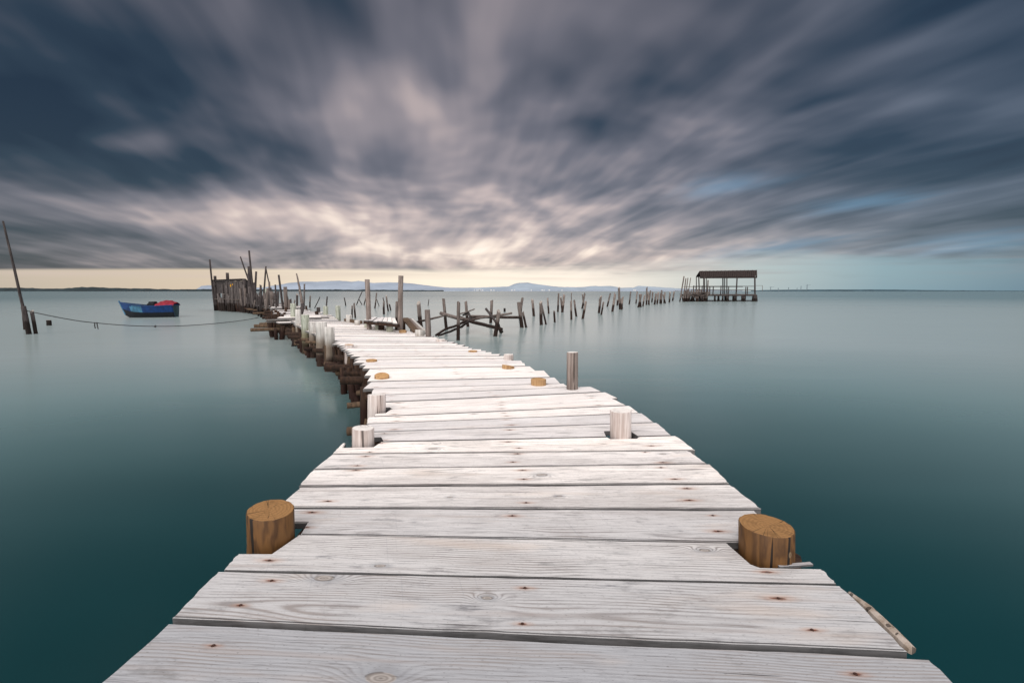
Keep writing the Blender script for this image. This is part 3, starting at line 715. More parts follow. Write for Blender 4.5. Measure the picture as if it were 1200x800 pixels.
# ------------------------------------------------------------------ small white deck past the bend and the broken walkway to the shed
sd = empty('small_deck', at(378, 372, DECK), 'small separate deck of white boards with a gap in it, just past the bend', 'deck')
q0 = at(360, 375, DECK+.03); q1 = at(397, 375.2, DECK+.03); q2 = at(387, 368.2, DECK+.03); q3 = at(361, 368.6, DECK+.03)
n = 9
for k in range(n):
    s, e = k/n+.01, (k+1)/n-.01
    a0, b0, a1, b1 = q0.lerp(q3, s), q1.lerp(q2, s), q0.lerp(q3, e), q1.lerp(q2, e)
    if k in (2, 5): b0 = b0.lerp(a0, .25); b1 = b1.lerp(a1, .25)
    qq = [a0, b0, b1, a1]; org = sum(qq, Vector())/4
    board([(p.x-org.x, p.y-org.y) for p in qq], .04, 'plank', sd, org, 0, DECK+.03+rnd.uniform(-.02, .02), bev=.003)
for p_, q_ in ((q0, q3), (q1, q2)):
    bm = bmesh.new(); bar_into(bm, Vector((0, 0, 0)), q_-p_, .1, .12); finish(bm, 'beam', ['under'], sd, p_-sd.location+Vector((0, 0, -.11)))
for p_ in (q0, q1, q2, q3): post('piling', Vector((p_.x, p_.y, 0))-sd.location, Vector((p_.x, p_.y, DECK-.1))-sd.location, .07, 'under', 'under', parent=sd)
bw = empty('broken_walkway', at(330, 362, DECK), 'rickety broken walkway on red brown piles winding away to the shed', 'walkway')
BO = bw.location
path = [at(352, 376, DECK), at(352, 370, DECK), at(350, 365.5, DECK), at(338, 361.5, DECK), at(322, 358.5, DECK), at(308, 356, DECK), at(290, 355.2, DECK), at(272, 354.6, DECK)]
wr = random.Random(31)
cum = [0]
for a, b_ in zip(path, path[1:]): cum.append(cum[-1]+(b_-a).length)
def onpath(s):
    for k in range(len(path)-1):
        if s <= cum[k+1]: return path[k].lerp(path[k+1], (s-cum[k])/(cum[k+1]-cum[k])), (path[k+1]-path[k]).normalized()
    return path[-1], (path[-1]-path[-2]).normalized()
s = 0; cnt = 0
while s < cum[-1]-1 and cnt < 82:
    p, d = onpath(s); nrm = Vector((d.y, -d.x, 0))
    w = wr.uniform(1.2, 1.9); 
    if wr.random() > .10:
        org = p+nrm*wr.uniform(-.25, .25); rz = math.atan2(nrm.y, nrm.x)+wr.uniform(-.12, .12)
        hh = .13
        board([(-w/2, -hh), (w/2+wr.uniform(-.1, .1), -hh), (w/2, hh), (-w/2+wr.uniform(-.1, .1), hh)], .035, 'plank', bw, org, rz, DECK+wr.uniform(-.05, .06)+(s > cum[3])*.05, tilt=wr.uniform(-.12, .12), bev=.003)
        cnt += 1
    s += wr.uniform(.27, .42)
s = 0
npile = 0
while s < cum[-1] and npile < 96:
    p, d = onpath(s); nrm = Vector((d.y, -d.x, 0))
    for side in (-1, -1, 1):
        c = p+nrm*side*wr.uniform(.55, 1.0)
        zt = wr.choice([.4, .5, .55, .6, .75])*wr.uniform(.9, 1.1)
        if s > cum[4]: zt *= wr.uniform(.9, 1.5)
        post('piling', Vector((c.x, c.y, 0))-BO, Vector((c.x+wr.uniform(-.12, .12), c.y+wr.uniform(-.1, .1), zt))-BO, wr.uniform(.045, .085), 'under', 'under', parent=bw, sides=7, nseg=3); npile += 1
    s += wr.uniform(.7, 1.1)
s = .5; k = 0
while s < cum[-1]:
    p, d = onpath(s); nrm = Vector((d.y, -d.x, 0))
    a = p-nrm*wr.uniform(.8, 1.6)+Vector((0, 0, -.12-wr.uniform(0, .22))); b_ = a+nrm*wr.uniform(1.4, 2.4)+d*wr.uniform(-.5, .5)+Vector((0, 0, wr.uniform(-.1, .1)))
    bm = bmesh.new(); tube_into(bm, [Vector((0, 0, 0)), b_-a], [.06, .05], 7, .1, k, 0)
    finish(bm, 'crossbeam', [wr.choice(['under', 'log', 'under'])], bw, a-BO)
    s += wr.uniform(.6, 1.2); k += 1
# odd logs sticking out to the left above the water
for (x0, y0, x1, y1, Y, r, lab) in [(331.5, 382.5, 347, 381.3, 16.5, .075, 'pale cut log end sticking out over the water below the leaning pole'), (337.5, 391.4, 348, 391.0, 13.8, .05, 'thin dark log sticking out over the water, lowest one'),
                               (325, 372.6, 341, 371.8, 20.0, .085, 'brown log lying along the foot of the broken walkway'), (394, 436, 418, 438.5, 7.2, .05, 'short mouldy log jutting out under the left edge of the deck')]:
    pole('jutting_log', [dp(x0, y0, Y), dp(x1, y1, Y)], r, r*.9, 'log', lab, 'log')
# leaning crossed poles
pole('leaning_pole', [dp(347.4, 320.8, 16.3), dp(351.5, 340, 15.8), dp(354.8, 361, 15.4)], .02, .055, 'weather', 'long thin pole leaning left above the bend of the jetty')
pole('leaning_pole', [dp(355, 357, 15.0), dp(350.5, 377, 14.4), dp(344.2, 406.5, 13.2)], .065, .07, 'dark', 'dark pole slanting down into the water beside the white posts')
# posts along the broken walkway
for (t, b_, w, m, lab) in [((326.6, 322), (331.6, 360.5), 2.3, 'dark', 'tall dark post leaning left over the broken walkway'),
                      ((322.6, 333.5), (323.6, 361), 1.8, 'dark', 'slim dark upright post on the broken walkway'),
                      ((334.2, 336), (335.2, 362), 4.0, 'weather', 'thick ragged grey post on the broken walkway'),
                      ((338.4, 351), (338.8, 362), 2.0, 'weather', 'short grey post next to the thick ragged post'),
                      ((315.4, 330), (316.8, 360), 2.2, 'weather', 'grey post with a stick propped on its top'),
                      ((311.6, 312), (307.6, 358), 1.8, 'dark', 'tall thin dark pole leaning right beyond the thick ragged post'),
                      ((311.8, 315), (315.4, 332), 1.3, 'dark', 'short stick propped against the tall thin dark pole'),
                      ((311.8, 338), (312.2, 359), 2.3, 'green', 'mossy pale post among the dark poles'),
                      ((305, 335), (304.6, 358), 1.4, 'dark', 'short thin dark post right of the shed'),
                      ((300.2, 318), (298.2, 360), 2.1, 'dark', 'dark post forked at its top right of the shed'),
                      ((291.8, 293.6), (297.2, 350), 1.9, 'dark', 'tallest pole beside the shed'),
                      ((281.7, 300.7), (290.6, 326), 1.5, 'dark', 'crooked branch leaning left above the shed roof'),
                      ((292.2, 312), (292.6, 352), 4.2, 'dark', 'bundle-thick dark post at the right corner of the shed'),
                      ((290.4, 322), (297.6, 348), 2.0, 'dark', 'dark brace leaning left at the right corner of the shed'),
                      ((245.7, 304), (251.9, 362), 1.7, 'dark', 'tall thin pole at the left corner of the shed'),
                      ((298.4, 331), (298.2, 355), 2.6, 'dark', 'short dark post below the forked one')]:
    c = at(b_[0], b_[1]+6, 0) if b_[1] > 340 else None
    Y = {True: 0}.get(False, None)
    Yd = 26 if b_[0] > 318 else (29 if b_[0] > 306 else (31.5 if b_[0] > 294 else 34))
    if b_[0] < 260: Yd = 37.6
    if b_[0] > 330: Yd = 24.5
    bb = atY(b_[0], b_[1], Yd); tt = atY(t[0], t[1], Yd)
    post('wooden_pole', bb, tt, w/2*Yd/F, m, 'grey_end', lab, 'pole', None, under=max(.1, bb.z+.4) if b_[1] > 345 else .1, sides=8, bend=.012, taper=.8)
hr = random.Random(17)
for k in range(34):
    p, d = onpath(cum[3]+(cum[-1]-cum[3])*.62*k/34+.6); nrm = Vector((d.y, -d.x, 0))
    c = p+nrm*hr.choice([-1.0, -.85, -.7, .75])*hr.uniform(.8, 1.2)
    post('wooden_stake', (c.x, c.y, 0), (c.x+hr.uniform(-.25, .25), c.y+hr.uniform(-.15, .15), hr.choice([.9, 1.1, 1.3, 1.5, 1.9])*hr.uniform(.9, 1.15)), hr.uniform(.04, .075),
         hr.choice(['shedwood', 'dark', 'weather', 'dark']), 'grey_end', 'ragged dark stake in the row of stakes lining the broken walkway', 'stake', 'ragged stakes lining the broken walkway', sides=7, bend=.03, slant=hr.uniform(0, .9))
# ------------------------------------------------------------------ the shed
sA = Vector((-24.6, 37.9, 0)); sB = Vector((-19.9, 34.2, 0)); sdv = (sB-sA).normalized(); snr = Vector((-sdv.y, sdv.x, 0)); SL = (sB-sA).length
snr = Vector((-.46, .89, 0))
shed = empty('fishing_shed', (sA+sB)/2+snr, 'ramshackle dark shed of upright rough boards on piles at the jetty end', 'shed')
SO = shed.location; zt = 2.42; zf = .95
def sp_(s, dpt, z): return sA+sdv*s+snr*dpt+Vector((0, 0, z))-SO
srd = random.Random(9)
for s in (0.15,): post('corner_post', sp_(s, 0, 0), sp_(s, 0, zt+.02), .17, 'dark', 'grey_end', parent=shed, sides=10)
for s, dpt in ((SL, 0), (0.1, 2.6), (SL, 2.6), (SL*.5, 2.6)): post('corner_post', sp_(s, dpt, 0), sp_(s, dpt, zt), .11, 'dark', 'grey_end', parent=shed, sides=10)
bm = bmesh.new(); bar_into(bm, sp_(-.1, .0, zt), sp_(SL+.1, .0, zt), .12, .12); finish(bm, 'top_beam', ['dark'], shed)
bm = bmesh.new()
for k in range(14):     # flat roof boards
    s = SL*k/14+.02; a = sp_(s, -.15, zt+.09); b_ = sp_(s, 2.8, zt+.02); bar_into(bm, a, b_, SL/14-.02, .03)
finish(bm, 'roof', ['dark'], shed)
bm = bmesh.new()        # upper left wall, horizontal dark boards
for k in range(5): bar_into(bm, sp_(.3, .08, zt-.15-k*.19), sp_(2.2, .08, zt-.15-k*.19), .03, .175)
finish(bm, 'wall', ['dark'], shed)
bm = bmesh.new()        # back wall
for k in range(5): bar_into(bm, sp_(.1, 2.6, zt-.12-k*.2), sp_(SL, 2.6, zt-.12-k*.2), .03, .185)
finish(bm, 'wall', ['dark'], shed)
bm = bmesh.new()        # floor
for k in range(16): bar_into(bm, sp_(SL*k/16, -.1, zf+srd.uniform(-.02, .02)), sp_(SL*k/16, 2.8, zf), SL/16-.02, .04)
finish(bm, 'floor', ['pale'], shed)
bm = bmesh.new()        # front: upright rough boards of uneven height
s = 2.0
while s < SL:
    w = srd.uniform(.10, .24); top = zt-srd.uniform(0, .12) if s > 2.4 else zt-srd.uniform(.1, .6)
    lo = srd.uniform(.2, .75); lx = srd.uniform(-.07, .07)
    off = srd.uniform(-.14, -.04)
    a, b_ = sp_(s, off, lo), sp_(s+lx, off, top)
    bar_into(bm, a, b_, .035, w, 0 if srd.random() < .65 else 1)
    s += w*srd.uniform(.75, 1.05)
for f in bm.faces: pass
finish(bm, 'wall', ['shedwood', 'dark'], shed)
for k in range(22):
    s = srd.uniform(1.7, SL+.6) if k > 4 else srd.uniform(1.0, 1.9); lx = srd.uniform(-.35, .35); lo_r = srd.uniform(.04, .10)
    post('leaning_post', sp_(s, srd.uniform(-.45, -.2), 0), sp_(s+lx, srd.uniform(-.3, -.16), srd.uniform(1.0, 2.1) if s > 1.2 else srd.uniform(.9, 1.5)), lo_r, srd.choice(['shedwood', 'dark', 'shedwood']), 'grey_end', parent=shed, sides=7, nseg=4)
for k in range(14):
    s = SL*(k+.3)/14
    post('piling', sp_(s, srd.uniform(-.2, .4), 0), sp_(s+srd.uniform(-.1, .1), .1, zf), srd.uniform(.07, .13), 'under', 'under', parent=shed, sides=8, nseg=3)
for s, z0 in ((3.15, 2.02), (3.5, 2.04)):
    bm = bmesh.new(); c = sp_(s+.2, -.19, z0)
    for ang in (0, 60, 120):
        d = Vector((sdv.x*math.cos(R(ang)), sdv.y*math.cos(R(ang)), math.sin(R(ang))))*.11
        bar_into(bm, c-d+Vector((0, -.003*ang/60, 0)), c+d+Vector((0, -.003*ang/60, 0)), .012, .055)
    finish(bm, 'yellow_mark', ['yellow'], shed)
post('roof_post', sp_(2.75, .3, zt-.4), sp_(2.75, .3, zt+.62), .10, 'dark', 'grey_end', parent=shed, under=.2)
post('roof_post', sp_(.25, .0, zt-.2), sp_(.25, .0, zt+.42), .10, 'dark', 'grey_end', parent=shed, under=.2)
# tangle of stakes between shed and walkway
tg = random.Random(5)
stk = [(283+1.45*k+tg.uniform(-1, 1)) for k in range(28)]
for k, px in enumerate(stk):
    Y = 34.5-(px-283)*.19; base = atY(px, 366, Y); base.z = 0; base = Vector((atY(px, 350, Y).x, Y, 0))
    top = atY(px+tg.uniform(-3, 3), tg.uniform(335, 349), Y)
    post('wooden_stake', base, top, tg.uniform(.05, .09), tg.choice(['weather', 'shedwood', 'dark']), 'grey_end', 'crooked grey stake in the tangle of stakes between the shed and the walkway', 'stake', 'tangle of crooked stakes right of the shed', sides=7, bend=.03)
# ------------------------------------------------------------------ roofed shelter on stilts
YS = 71.0
pv = empty('stilt_shelter', (at(852, 353, 0).x, YS, 0), 'open stilt shelter with brown board roof and railings, far out on the right', 'shelter')
VO = pv.location
def vp(px, py, dy=0):
    return atY(px, py, YS+dy)-VO
bm = bmesh.new()
rf0, rf1 = vp(820.5, 324.4), vp(887.5, 324.0); rt0, rt1 = vp(819.5, 318.4, 1.9), vp(887.2, 317.4, 1.9)
rb0, rb1 = vp(815.4, 323.9, 3.8), vp(884.5, 324.2, 3.8)
rt0.z += .12; rt1.z += .12
n = 30
for k in range(n):
    s, e = k/n+.002, (k+1)/n-.002; up = Vector((0, 0, (k % 2)*.02))
    for A, B, C_, D in ((rf0, rf1, rt1, rt0), (rb0, rb1, rt1, rt0)):
        q = [A.lerp(B, s), A.lerp(B, e), D.lerp(C_, e), D.lerp(C_, s)]
        top = [bm.verts.new(v+up) for v in q]; bot = [bm.verts.new(v+up-Vector((0, 0, .14))) for v in q]
        bm.faces.new(top); bm.faces.new(bot)
        for i in range(4): bm.faces.new((top[i], top[(i+1) % 4], bot[(i+1) % 4], bot[i]))
finish(bm, 'roof', ['roof'], pv)
bm = bmesh.new(); bar_into(bm, rf0+Vector((0, .1, -.16)), rf1+Vector((0, .1, -.16)), .08, .16); finish(bm, 'eave_beam', ['dark'], pv)
for px, pt, w, dy in ((816.4, 816, 1.0, 3.4), (820, 818.8, 1.3, 1.9), (825.2, 825, 1.8, .1), (828, 827.8, .8, 3.4), (847.3, 847.1, 1.2, 3.4), (849.2, 849.2, 1.0, 3.4), (851.8, 851.8, 1.2, .1), (862.2, 863.8, 1.4, .1), (884.8, 884.6, 1.6, .1)):
    b0 = vp(px, 353, dy); t0 = vp(pt, 324.6, dy); b0.z = -VO.z
    post('post', b0, t0, w/2*YS/F*1.1, 'dark', 'dark', parent=pv, sides=8)
dz = vp(850, 345).z
bm = bmesh.new()
xa, xb = vp(808, 345).x, vp(886.5, 345).x
for k in range(34):
    x = xa+(xb-xa)*k/34; bar_into(bm, (x, -.2, dz+rnd.uniform(-.02, .02)), (x, 4.0, dz), (xb-xa)/34-.02, .07)
finish(bm, 'deck', ['weather'], pv)
for y in (-.1, 3.7):
    bm = bmesh.new(); bar_into(bm, (xa, y, dz-.14), (xb, y, dz-.14), .14, .2); finish(bm, 'beam', ['dark'], pv)
bm = bmesh.new(); bar_into(bm, (xa, -.05, .14), (xb, -.05, .14), .12, .16); finish(bm, 'low_rail', ['dark'], pv)
for y, zz in ((-.15, 335.4), (-.15, 339.9), (3.8, 335.6), (3.8, 340.2)):
    z = atY(850, zz, YS).z; bm = bmesh.new(); bar_into(bm, (vp(812, 335).x, y, z), (vp(885 if y > 0 else 884.5, 335).x, y, z), .06, .085); finish(bm, 'railing', ['dark'], pv)
for px in (831, 835, 844, 853, 873, 875, 815, 812, 822):
    q = vp(px, 345); post('railing_post', (q.x, -.15, dz-.2), (q.x, -.15, atY(px, 334.6, YS).z-(0.2 if px % 2 else 0)), .075, 'dark', 'dark', parent=pv, under=0, sides=7)
q = vp(830.8, 328); post('railing_post', (q.x, .3, 0), (q.x, .3, q.z), .10, 'weather', 'dark', parent=pv, sides=7)
for px, r in ((838, .15), (841, .05), (843, .05), (846.5, .1), (852.5, .22), (853.5, .15), (861, .2), (862.8, .15), (871, .22), (872.5, .14), (883.5, .25), (885.5, .25), (827, .16), (822, .2), (817, .2), (813, .17)):
    q = vp(px, 353); post('stilt', (q.x, rnd.uniform(-.15, .3), 0), (q.x+rnd.uniform(-.12, .12), .1, dz-.1), r, 'dark', 'dark', parent=pv, sides=8)
    if px > 850: post('stilt', (q.x+.2, 3.7, 0), (q.x+.2, 3.7, dz-.1), r*.6, 'dark', 'dark', parent=pv, sides=8)
bm = bmesh.new(); q0, q1, q2 = vp(886, 334.6, 3.6), vp(893.5, 334.6, 3.6), vp(893.5, 341.5, 3.6)
bar_into(bm, q0, q1, .05, .05); bar_into(bm, q1, q2, .05, .05); finish(bm, 'hanging_bracket', ['weather'], pv)
# jumble at the left of the shelter
lj = empty('old_landing', (at(811, 353, 0).x, YS-1, 0), 'heaped grey landing stage of old boards left of the roofed shelter', 'landing stage')
LO = lj.location; jr = random.Random(3)
bm = bmesh.new()
for k in range(26):
    x = vp(798+jr.uniform(0, 28), 345).x+VO.x-LO.x
    bar_into(bm, (x-jr.uniform(.2, 1.2), jr.uniform(-.5, .8), jr.uniform(.7, 1.65)), (x+jr.uniform(.2, 1.2), jr.uniform(-.5, .8), jr.uniform(.7, 1.6)), jr.uniform(.1, .25), .05)
finish(bm, 'board_heap', ['weather'], lj)
for k in range(34):
    px = 797.5+k*.82+jr.uniform(-.5, .5); q = vp(px, 350); x = q.x+VO.x-LO.x
    post('piling', (x, jr.uniform(-.6, .6), 0), (x+jr.uniform(-.25, .35), jr.uniform(-.5, .5), jr.uniform(1.2, 1.95)), jr.uniform(.06, .12), jr.choice(['weather', 'dark', 'weather']), 'dark', parent=lj, sides=7, nseg=3)
for k, (t, b_) in enumerate([((801.6, 323.6), (796.6, 353.2)), ((803.8, 326), (800.4, 353.2)), ((806.2, 325.6), (802.4, 353)), ((809.4, 325.4), (805, 353))]):
    bb = atY(b_[0], b_[1], 69.2); tt = atY(t[0], t[1], 69.2)
    post('wooden_pole', (bb.x, bb.y, 0), tt, .09-.01*k, 'weather', 'dark', f'slim pole leaning right beside the roofed shelter, {ORD[k]} of four from the left', 'pole', 'four slim poles leaning right beside the roofed shelter', sides=8)
# ------------------------------------------------------------------ left pole, stakes, rope, boat
b0 = at(33.5, 391.5, 0); tl = atY(3.5, 259, b0.y)
pole('mooring_pole', [atY(27.5, 366, b0.y)+Vector((0, .02, 0)), atY(17, 316, b0.y), tl], .048, .028, 'dark', 'very tall thin pole leaning left out of the water at far left', crook=.002)
seapost((27.3, 359.5), (34, 391.5), 4.4, 'dark', 'dark stake lashed to the foot of the very tall leaning pole', 'wooden_stake', cat='stake')
seapost((26.8, 360), (29.3, 386), 2.4, 'weather', 'thin grey stake close behind the foot of the very tall pole', 'wooden_stake', cat='stake')
seapost((37.3, 364.8), (42, 391), 3.4, 'dark', 'dark leaning stake just right of the very tall pole', 'wooden_stake', cat='stake')
seapost((57, 375), (57.6, 381.2), 5.2, 'dark', 'low dark stump poking out of the water near the tall leaning pole', 'post_stump', cat='stump')
def rope(name, pts, r, label, parent=None):
    bm = bmesh.new(); o0 = Vector(pts[0]); tube_into(bm, [Vector(p)-o0 for p in pts], [r]*len(pts), 6, .0, 0, 0)
    o = finish(bm, name, ['rope'], parent, o0)
    if not parent: tag(o, label, 'rope')
    return o
R0 = atY(31, 364, b0.y); R1 = atY(303, 372, 26.5)
way = [(31, 364), (60, 370.2), (90, 375.6), (112, 378.2), (145, 381), (176, 382.2), (205, 382), (235, 380.4), (262, 378), (285, 375.2), (303, 372)]
pts = []
for (px, py), Yr in zip(way, [17, 17.3, 17.8, 18.2, 18.8, 19.4, 20.1, 21, 22.2, 23.8, 25.6]): pts.append(atY(px, py, Yr))
dense = []
for i in range(len(pts)-1):
    p0 = pts[max(i-1, 0)]; p1 = pts[i]; p2 = pts[i+1]; p3 = pts[min(i+2, len(pts)-1)]
    for k in range(5):
        t = k/5; dense.append(.5*((2*p1)+(p2-p0)*t+(2*p0-5*p1+4*p2-p3)*t*t+(3*p1-p0-3*p2+p3)*t**3))
dense.append(pts[-1])
rp_ = rope('mooring_rope', dense, .016, 'dark rope sagging over the water from the tall leaning pole to the walkway')
k0 = dense[15]
pk = [k0+Vector((-.03, 0, .02)), k0+Vector((-.05, 0, -.12)), k0+Vector((-.03, 0, -.22))]
o = rope('rope_loop', pk, .02, '', None); o.parent = rp_; o.location = pk[0]-dense[0]
del_keys = [k for k in ('label', 'category') if k in o]
for k in del_keys: del o[k]
pk2 = [k0+Vector((.05, 0, .02)), k0+Vector((.06, 0, -.10)), k0+Vector((.08, 0, -.25))]
o = rope('rope_loop', pk2, .02, '', None); o.parent = rp_; o.location = pk2[0]-dense[0]
for k in [k for k in ('label', 'category') if k in o]: del o[k]
bk_ = dense[26]; bm = bmesh.new(); bmesh.ops.create_uvsphere(bm, u_segments=10, v_segments=8, radius=.05); finish(bm, 'knot', ['rope'], rp_, bk_-dense[0])
# boat
bc = at(178, 371.5, 0); boat = empty('fishing_boat', (bc.x, bc.y, 0), 'small blue open fishing boat with a red cover, moored in calm water', 'boat', rz=R(16))
boat.location.z = .05; boat.scale = (.78, .95, 1.0)
BL = 3.75
def hull_pt(t, s, inner=0.0):
    """t 0 stern .. 1 bow (bow to -x), s 0 keel .. 1 gunwale"""
    half = .68*(1-max(0, (t-.45)/.55)**2.2)*(.80+.20*min(1, t/.35)) - inner
    half = max(half, .012)
    keel = -.22+.30*max(0, (t-.72)/.28)**2
    sheer = .60+.26*max(0, (t-.35)/.65)**1.8+.08*(1-t)**2
    z = keel+(sheer-keel)*s + inner*.6*(1-s)
    yb = half*(s**.42)
    rake = .34*s*max(0, (t-.5)/.5)**1.5 - .10*s*(1-t)**3*-1
    x = (.5-t)*BL*.92 - rake + (.06*s*(1-t)**4)
    return x, yb, z
NT, NS = 22, 9
def loft(bm, inner, s0=0.0, s1=1.0, grow=0.0, mi=0):
    g = {}
    for i in range(NT+1):
        for j in range(-NS, NS+1):
            s = s0+(s1-s0)*abs(j)/NS if s0 == 0 else None
            x, y, z = hull_pt(i/NT, abs(j)/NS*s1, inner)
            g[i, j] = bm.verts.new((x, math.copysign(y+grow, j) if j else 0, z-grow*.3))
    for i in range(NT):
        for j in range(-NS, NS):
            f = bm.faces.new((g[i, j], g[i+1, j], g[i+1, j+1], g[i, j+1])); f.smooth = True
            c = f.calc_center_median(); f.material_index = mi
    bm.faces.new([g[0, j] for j in range(-NS, NS+1)])
    return g
bm = bmesh.new(); loft(bm, 0)
for f in bm.faces:
    c = f.calc_center_median()
    f.material_index = 1 if (c.x < -.35 and c.x > -1.15 and c.z > .2 and len(f.verts) == 4) else 0
finish(bm, 'hull', ['boat_blue', 'boat_light'], boat)
bm = bmesh.new(); loft(bm, 0, 0, .55, .006); finish(bm, 'bottom_paint', ['boat_dark'], boat)
bm = bmesh.new(); loft(bm, .05); finish(bm, 'inner_hull', ['boat_in'], boat)
bm = bmesh.new()
for sgn in (-1, 1):
    pr = None
    for i in range(NT+1):
        x, y, z = hull_pt(i/NT, 1); q = Vector((x, sgn*(y+.005), z+.015))
        if pr: bar_into(bm, pr, q, .07, .045)
        pr = q
x, y, z = hull_pt(0, 1); bar_into(bm, (x, -y, z+.02), (x, y, z+.02), .06, .05)
finish(bm, 'gunwale', ['boat_blue'], boat)
for t in (.3, .52, .72):
    x, y, z = hull_pt(t, .8); bm = bmesh.new(); box_into(bm, (x, 0, z), (.22, y*1.9, .035)); finish(bm, 'thwart', ['boat_in'], boat)
# red cover slung over the stern: a humped cloth
bm = bmesh.new(); g = {}
for i in range(13):
    for j in range(9):
        u, v = i/12, j/8*2-1; x = .55+u*1.22
        hb = hull_pt(max(0, min(1, .5-x/(BL*.92))), 1)
        h = .30*math.sin(math.pi*min(1, u*.8+.12))**.7*(1-v*v*.75) + .02*math.sin(u*19+v*5)
        g[i, j] = bm.verts.new((x, v*(hb[1]+.03), hb[2]+.03+h-(abs(v) > .95)*.08))
for i in range(12):
    for j in range(8): bm.faces.new((g[i, j], g[i+1, j], g[i+1, j+1], g[i, j+1])).smooth = True
finish(bm, 'cover', ['boat_red'], boat)
bm = bmesh.new(); box_into(bm, (.15, 0, .78), (.42, .5, .26)); box_into(bm, (-.1, .05, .70), (.3, .4, .18), .2)
bmesh.ops.bevel(bm, geom=list(bm.edges), offset=.04, segments=2, affect='EDGES'); finish(bm, 'engine_box', ['boat_dark'], boat)
bm = bmesh.new(); bar_into(bm, hull_pt(1, .05)[0:1]+(0, hull_pt(1, .05)[2]), (hull_pt(1, 1)[0]-.02, 0, hull_pt(1, 1)[2]+.1), .06, .08); finish(bm, 'stem', ['boat_light'], boat)
# ------------------------------------------------------------------ sky
w = bpy.data.worlds.new('World'); scene.world = w; w.use_nodes = True
nt = w.node_tree; nt.nodes.clear()
out = nt.nodes.new('ShaderNodeOutputWorld'); bg = nt.nodes.new('ShaderNodeBackground')
nt.links.new(bg.outputs[0], out.inputs[0])
SUN_EL, SUN_AZ = R(42), R(205)      # azimuth clockwise from +Y
sky = nt.nodes.new('ShaderNodeTexSky'); sky.sky_type = 'NISHITA'; sky.sun_disc = False
sky.sun_elevation = SUN_EL; sky.sun_rotation = SUN_AZ
tc = nt.nodes.new('ShaderNodeTexCoord'); dx, dy, dz_ = split(nt, V(nt, tc.outputs['Generated']))
yc = dy.max(.16); a = dx/yc; e = dz_/yc
def ae(px, py): d = ray(px, py); return d.x/d.y, d.z/d.y
ca, sa = math.cos(R(-13)), math.sin(R(-13))
zz = dz_.max(0.0)+.125
u0_ = (dx*ca - dy*sa)/zz; v0_ = (dx*sa + dy*ca)/zz
wu = noi(nt, xyz(nt, u0_*.35, v0_*.22, 3.0), 1.0, 2, .5)-.5
u_ = u0_+wu*1.1; 
wv = noi(nt, xyz(nt, u0_*.5, v0_*.3, 13.0), 1.0, 2, .5)-.5
v_ = v0_+wv*1.6
big = noi(nt, xyz(nt, u_*1.30+4.3, v_*.80+1.7, 0.0), 1.0, 3, .45)-.5
med = noi(nt, xyz(nt, u_*3.3+7.3, v_*2.0, 4.0), 1.0, 2, .5)-.5
stre = noi(nt, xyz(nt, u_*7.0+2.3, v_*.75, 8.0), 1.0, 2, .4)-.5
fine = noi(nt, xyz(nt, u_*9.0, v_*.9, 9.0), 1.0, 2, .5)-.5
lowz = dz_.step(.04, .26)
val = big*.78 + med*(lowz*.26+.34) + stre*.22 + fine*.05 - e.step(.30, .75)*.06
blobs = [(1000, 296, 260, 16, .13), (880, 215, 70, 16, .10), (350, 95, 40, 30, .08), (520, 10, 110, 50, -.11), (0, 0, 200, 100, -.08), (1200, 0, 160, 130, -.10), (30, 125, 200, 80, -.26), (300, 110, 130, 50, -.08), (350, 205, 85, 32, -.14), (130, 250, 90, 30, .02), (1190, 40, 220, 110, -.16), (1150, 240, 170, 55, -.12), (60, 285, 220, 22, -.08),
         (150, 168, 45, 10, .26), (400, 262, 150, 22, .28), (230, 245, 120, 14, .18), (560, 175, 140, 55, .20), (470, 110, 50, 55, .14), (700, 190, 90, 35, .10), (500, 315, 230, 22, .28), (650, 70, 120, 60, .03), (420, 180, 30, 60, .10),
         (690, 130, 45, 40, -.12), (520, 205, 60, 25, -.06), (640, 160, 40, 30, -.06), (700, 250, 160, 28, .05), (850, 300, 260, 18, .12), (340, 310, 160, 10, -.10), (900, 130, 160, 60, -.03), (560, 30, 200, 40, .03)]
for (px, py, sx, sy, am) in blobs:
    a0, e0 = ae(px, py); ga = (a-a0)*(F/sx); ge = (e-e0)*(F/sy)
    val = val + ((ga*ga+ge*ge)*-.5).exp()*am
val = val + .43
colr = ramp(nt, val, [(0, (.0015, .009, .020)), (.14, (.012, .024, .038)), (.30, (.066, .069, .086)), (.46, (.145, .137, .158)), (.62, (.29, .250, .262)), (.78, (.56, .45, .42)), (.92, (.92, .76, .65)), (1.0, (1.0, .88, .76))])
right = a.step(.25, 1.05)
colr = mix(nt, right, colr, mix(nt, 1.0, colr, (.66, .84, .96), 'MULTIPLY'))
# blue openings
hole = (noi(nt, xyz(nt, u_*1.3+20.0, v_*.35+3.0, 1.0), 1.0, 2, .5)).step(.66, .76)*a.step(0.0, .35)
for (px, py, sx, sy) in ((1010, 238, 38, 6), (852, 217, 34, 7), (905, 292, 60, 6), (1150, 285, 70, 8)):
    a0, e0 = ae(px, py); ga = (a-a0)*(F/sx)+stre*3.0; ge = (e-e0+(a-a0)*-.12)*(F/sy)+med*3.0
    hole = hole.max((((ga*ga+ge*ge)*-.5).exp()))
colr = mix(nt, (hole*.45)._m('MULTIPLY', 1.0, clamp=True), colr, (.12, .27, .42))
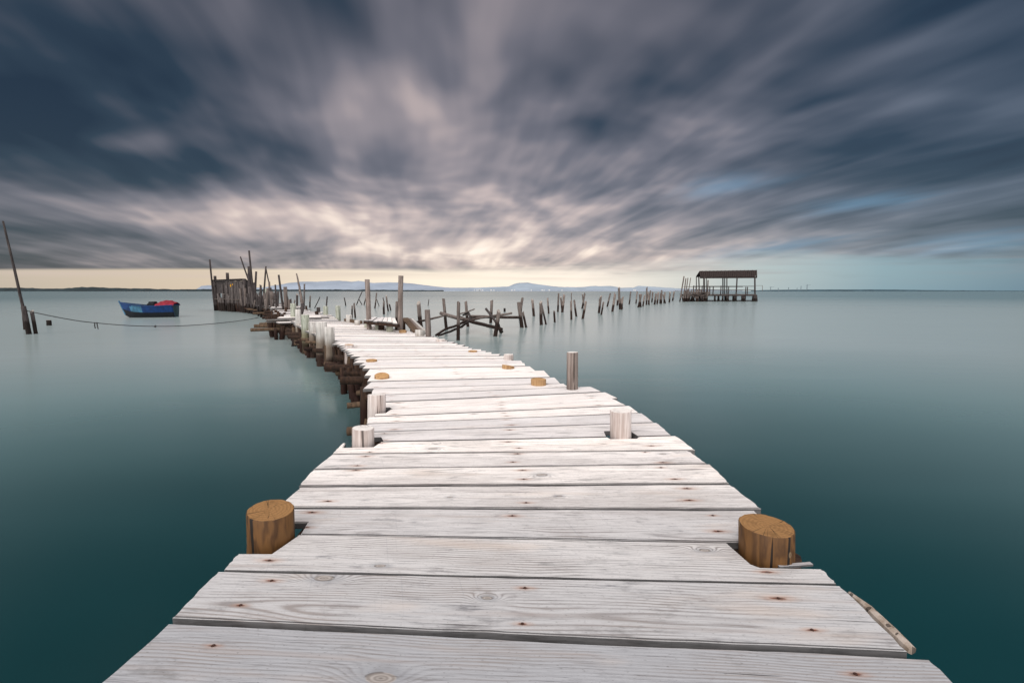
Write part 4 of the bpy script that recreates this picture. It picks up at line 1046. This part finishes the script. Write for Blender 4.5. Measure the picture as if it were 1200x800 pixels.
# clear strip over the horizon
en = noi(nt, xyz(nt, a*2.5, e*26.0, 2.0), 1.0, 4, .55)-.5
edge = mix(nt, a.step(.2, .75), (.047, .047, .047), (.070, .070, .070))
edge = split(nt, edge)[0]
strip = 1.0-(e+en*(a.step(-.4, .5)*.11+.006)).step(edge-.004-a.step(-.4, .5)*.028, edge+.004+a.step(-.4, .5)*.028)
scol = ramp(nt, (a*.42+.5), [(0, (.50, .43, .35)), (.22, (.66, .54, .41)), (.42, (1.0, .87, .71)), (.56, (1.0, .88, .76)), (.70, (.46, .52, .52)), (.84, (.22, .34, .40)), (1.0, (.12, .21, .28))])
thin = noi(nt, xyz(nt, a*1.6+3.0, e*46.0, 6.0), 1.0, 3, .5).step(.45, .75)*e.step(.008, .04)
scol = mix(nt, thin*.65, scol, mix(nt, a.step(0.0, .8), (.62, .50, .44), (.24, .25, .29)))
colr = mix(nt, strip, colr, scol)
colr = mix(nt, 1.0, colr, V(nt, colr.s), 'MIX')
# unseen sky overhead and behind, extra brightness added to light the deck
back = dy.step(.25, -.35) if False else (1.0-dy.step(-.35, .25))
zen = dz_.step(.64, .86)
lightness = back.max(zen)
nb = noi(nt, xyz(nt, dx*2.0, dy*2.0, dz_*3.0), 1.0, 4, .5)
bright = mix(nt, nb, (1.15, 1.11, 1.12), (1.75, 1.66, 1.62))
colr = mix(nt, lightness, colr, bright)
sk = mix(nt, 1.0, V(nt, sky.outputs[0]), (.012, .012, .012), 'MULTIPLY')
tot = mix(nt, 1.0, colr, sk, 'ADD')
nt.links.new(tot.s, bg.inputs[0]); bg.inputs[1].default_value = 1.0
# sun through the overcast
L = bpy.data.lights.new('sun', 'SUN'); L.energy = 1.5; L.angle = R(28); L.color = (1, .95, .90)
so = bpy.data.objects.new('sun', L); COL.objects.link(so)
sdir = Vector((math.sin(SUN_AZ)*math.cos(SUN_EL), math.cos(SUN_AZ)*math.cos(SUN_EL), math.sin(SUN_EL)))
so.rotation_euler = sdir.to_track_quat('Z', 'Y').to_euler(); so.location = sdir*50
# ------------------------------------------------------------------ camera
cam = bpy.data.cameras.new('camera'); cam.sensor_width = 36; cam.lens = 16.0; cam.clip_start = .05; cam.clip_end = 80000
co = bpy.data.objects.new('camera', cam); COL.objects.link(co); co.location = (0, 0, EYE); co.rotation_euler = (R(90)-PITCH, 0, 0)
scene.camera = co
scene.render.engine = 'CYCLES'
scene.cycles.max_bounces = 6; scene.cycles.sample_clamp_indirect = 6
scene.view_settings.view_transform = 'Standard'; scene.view_settings.look = 'None'; scene.view_settings.exposure = 0
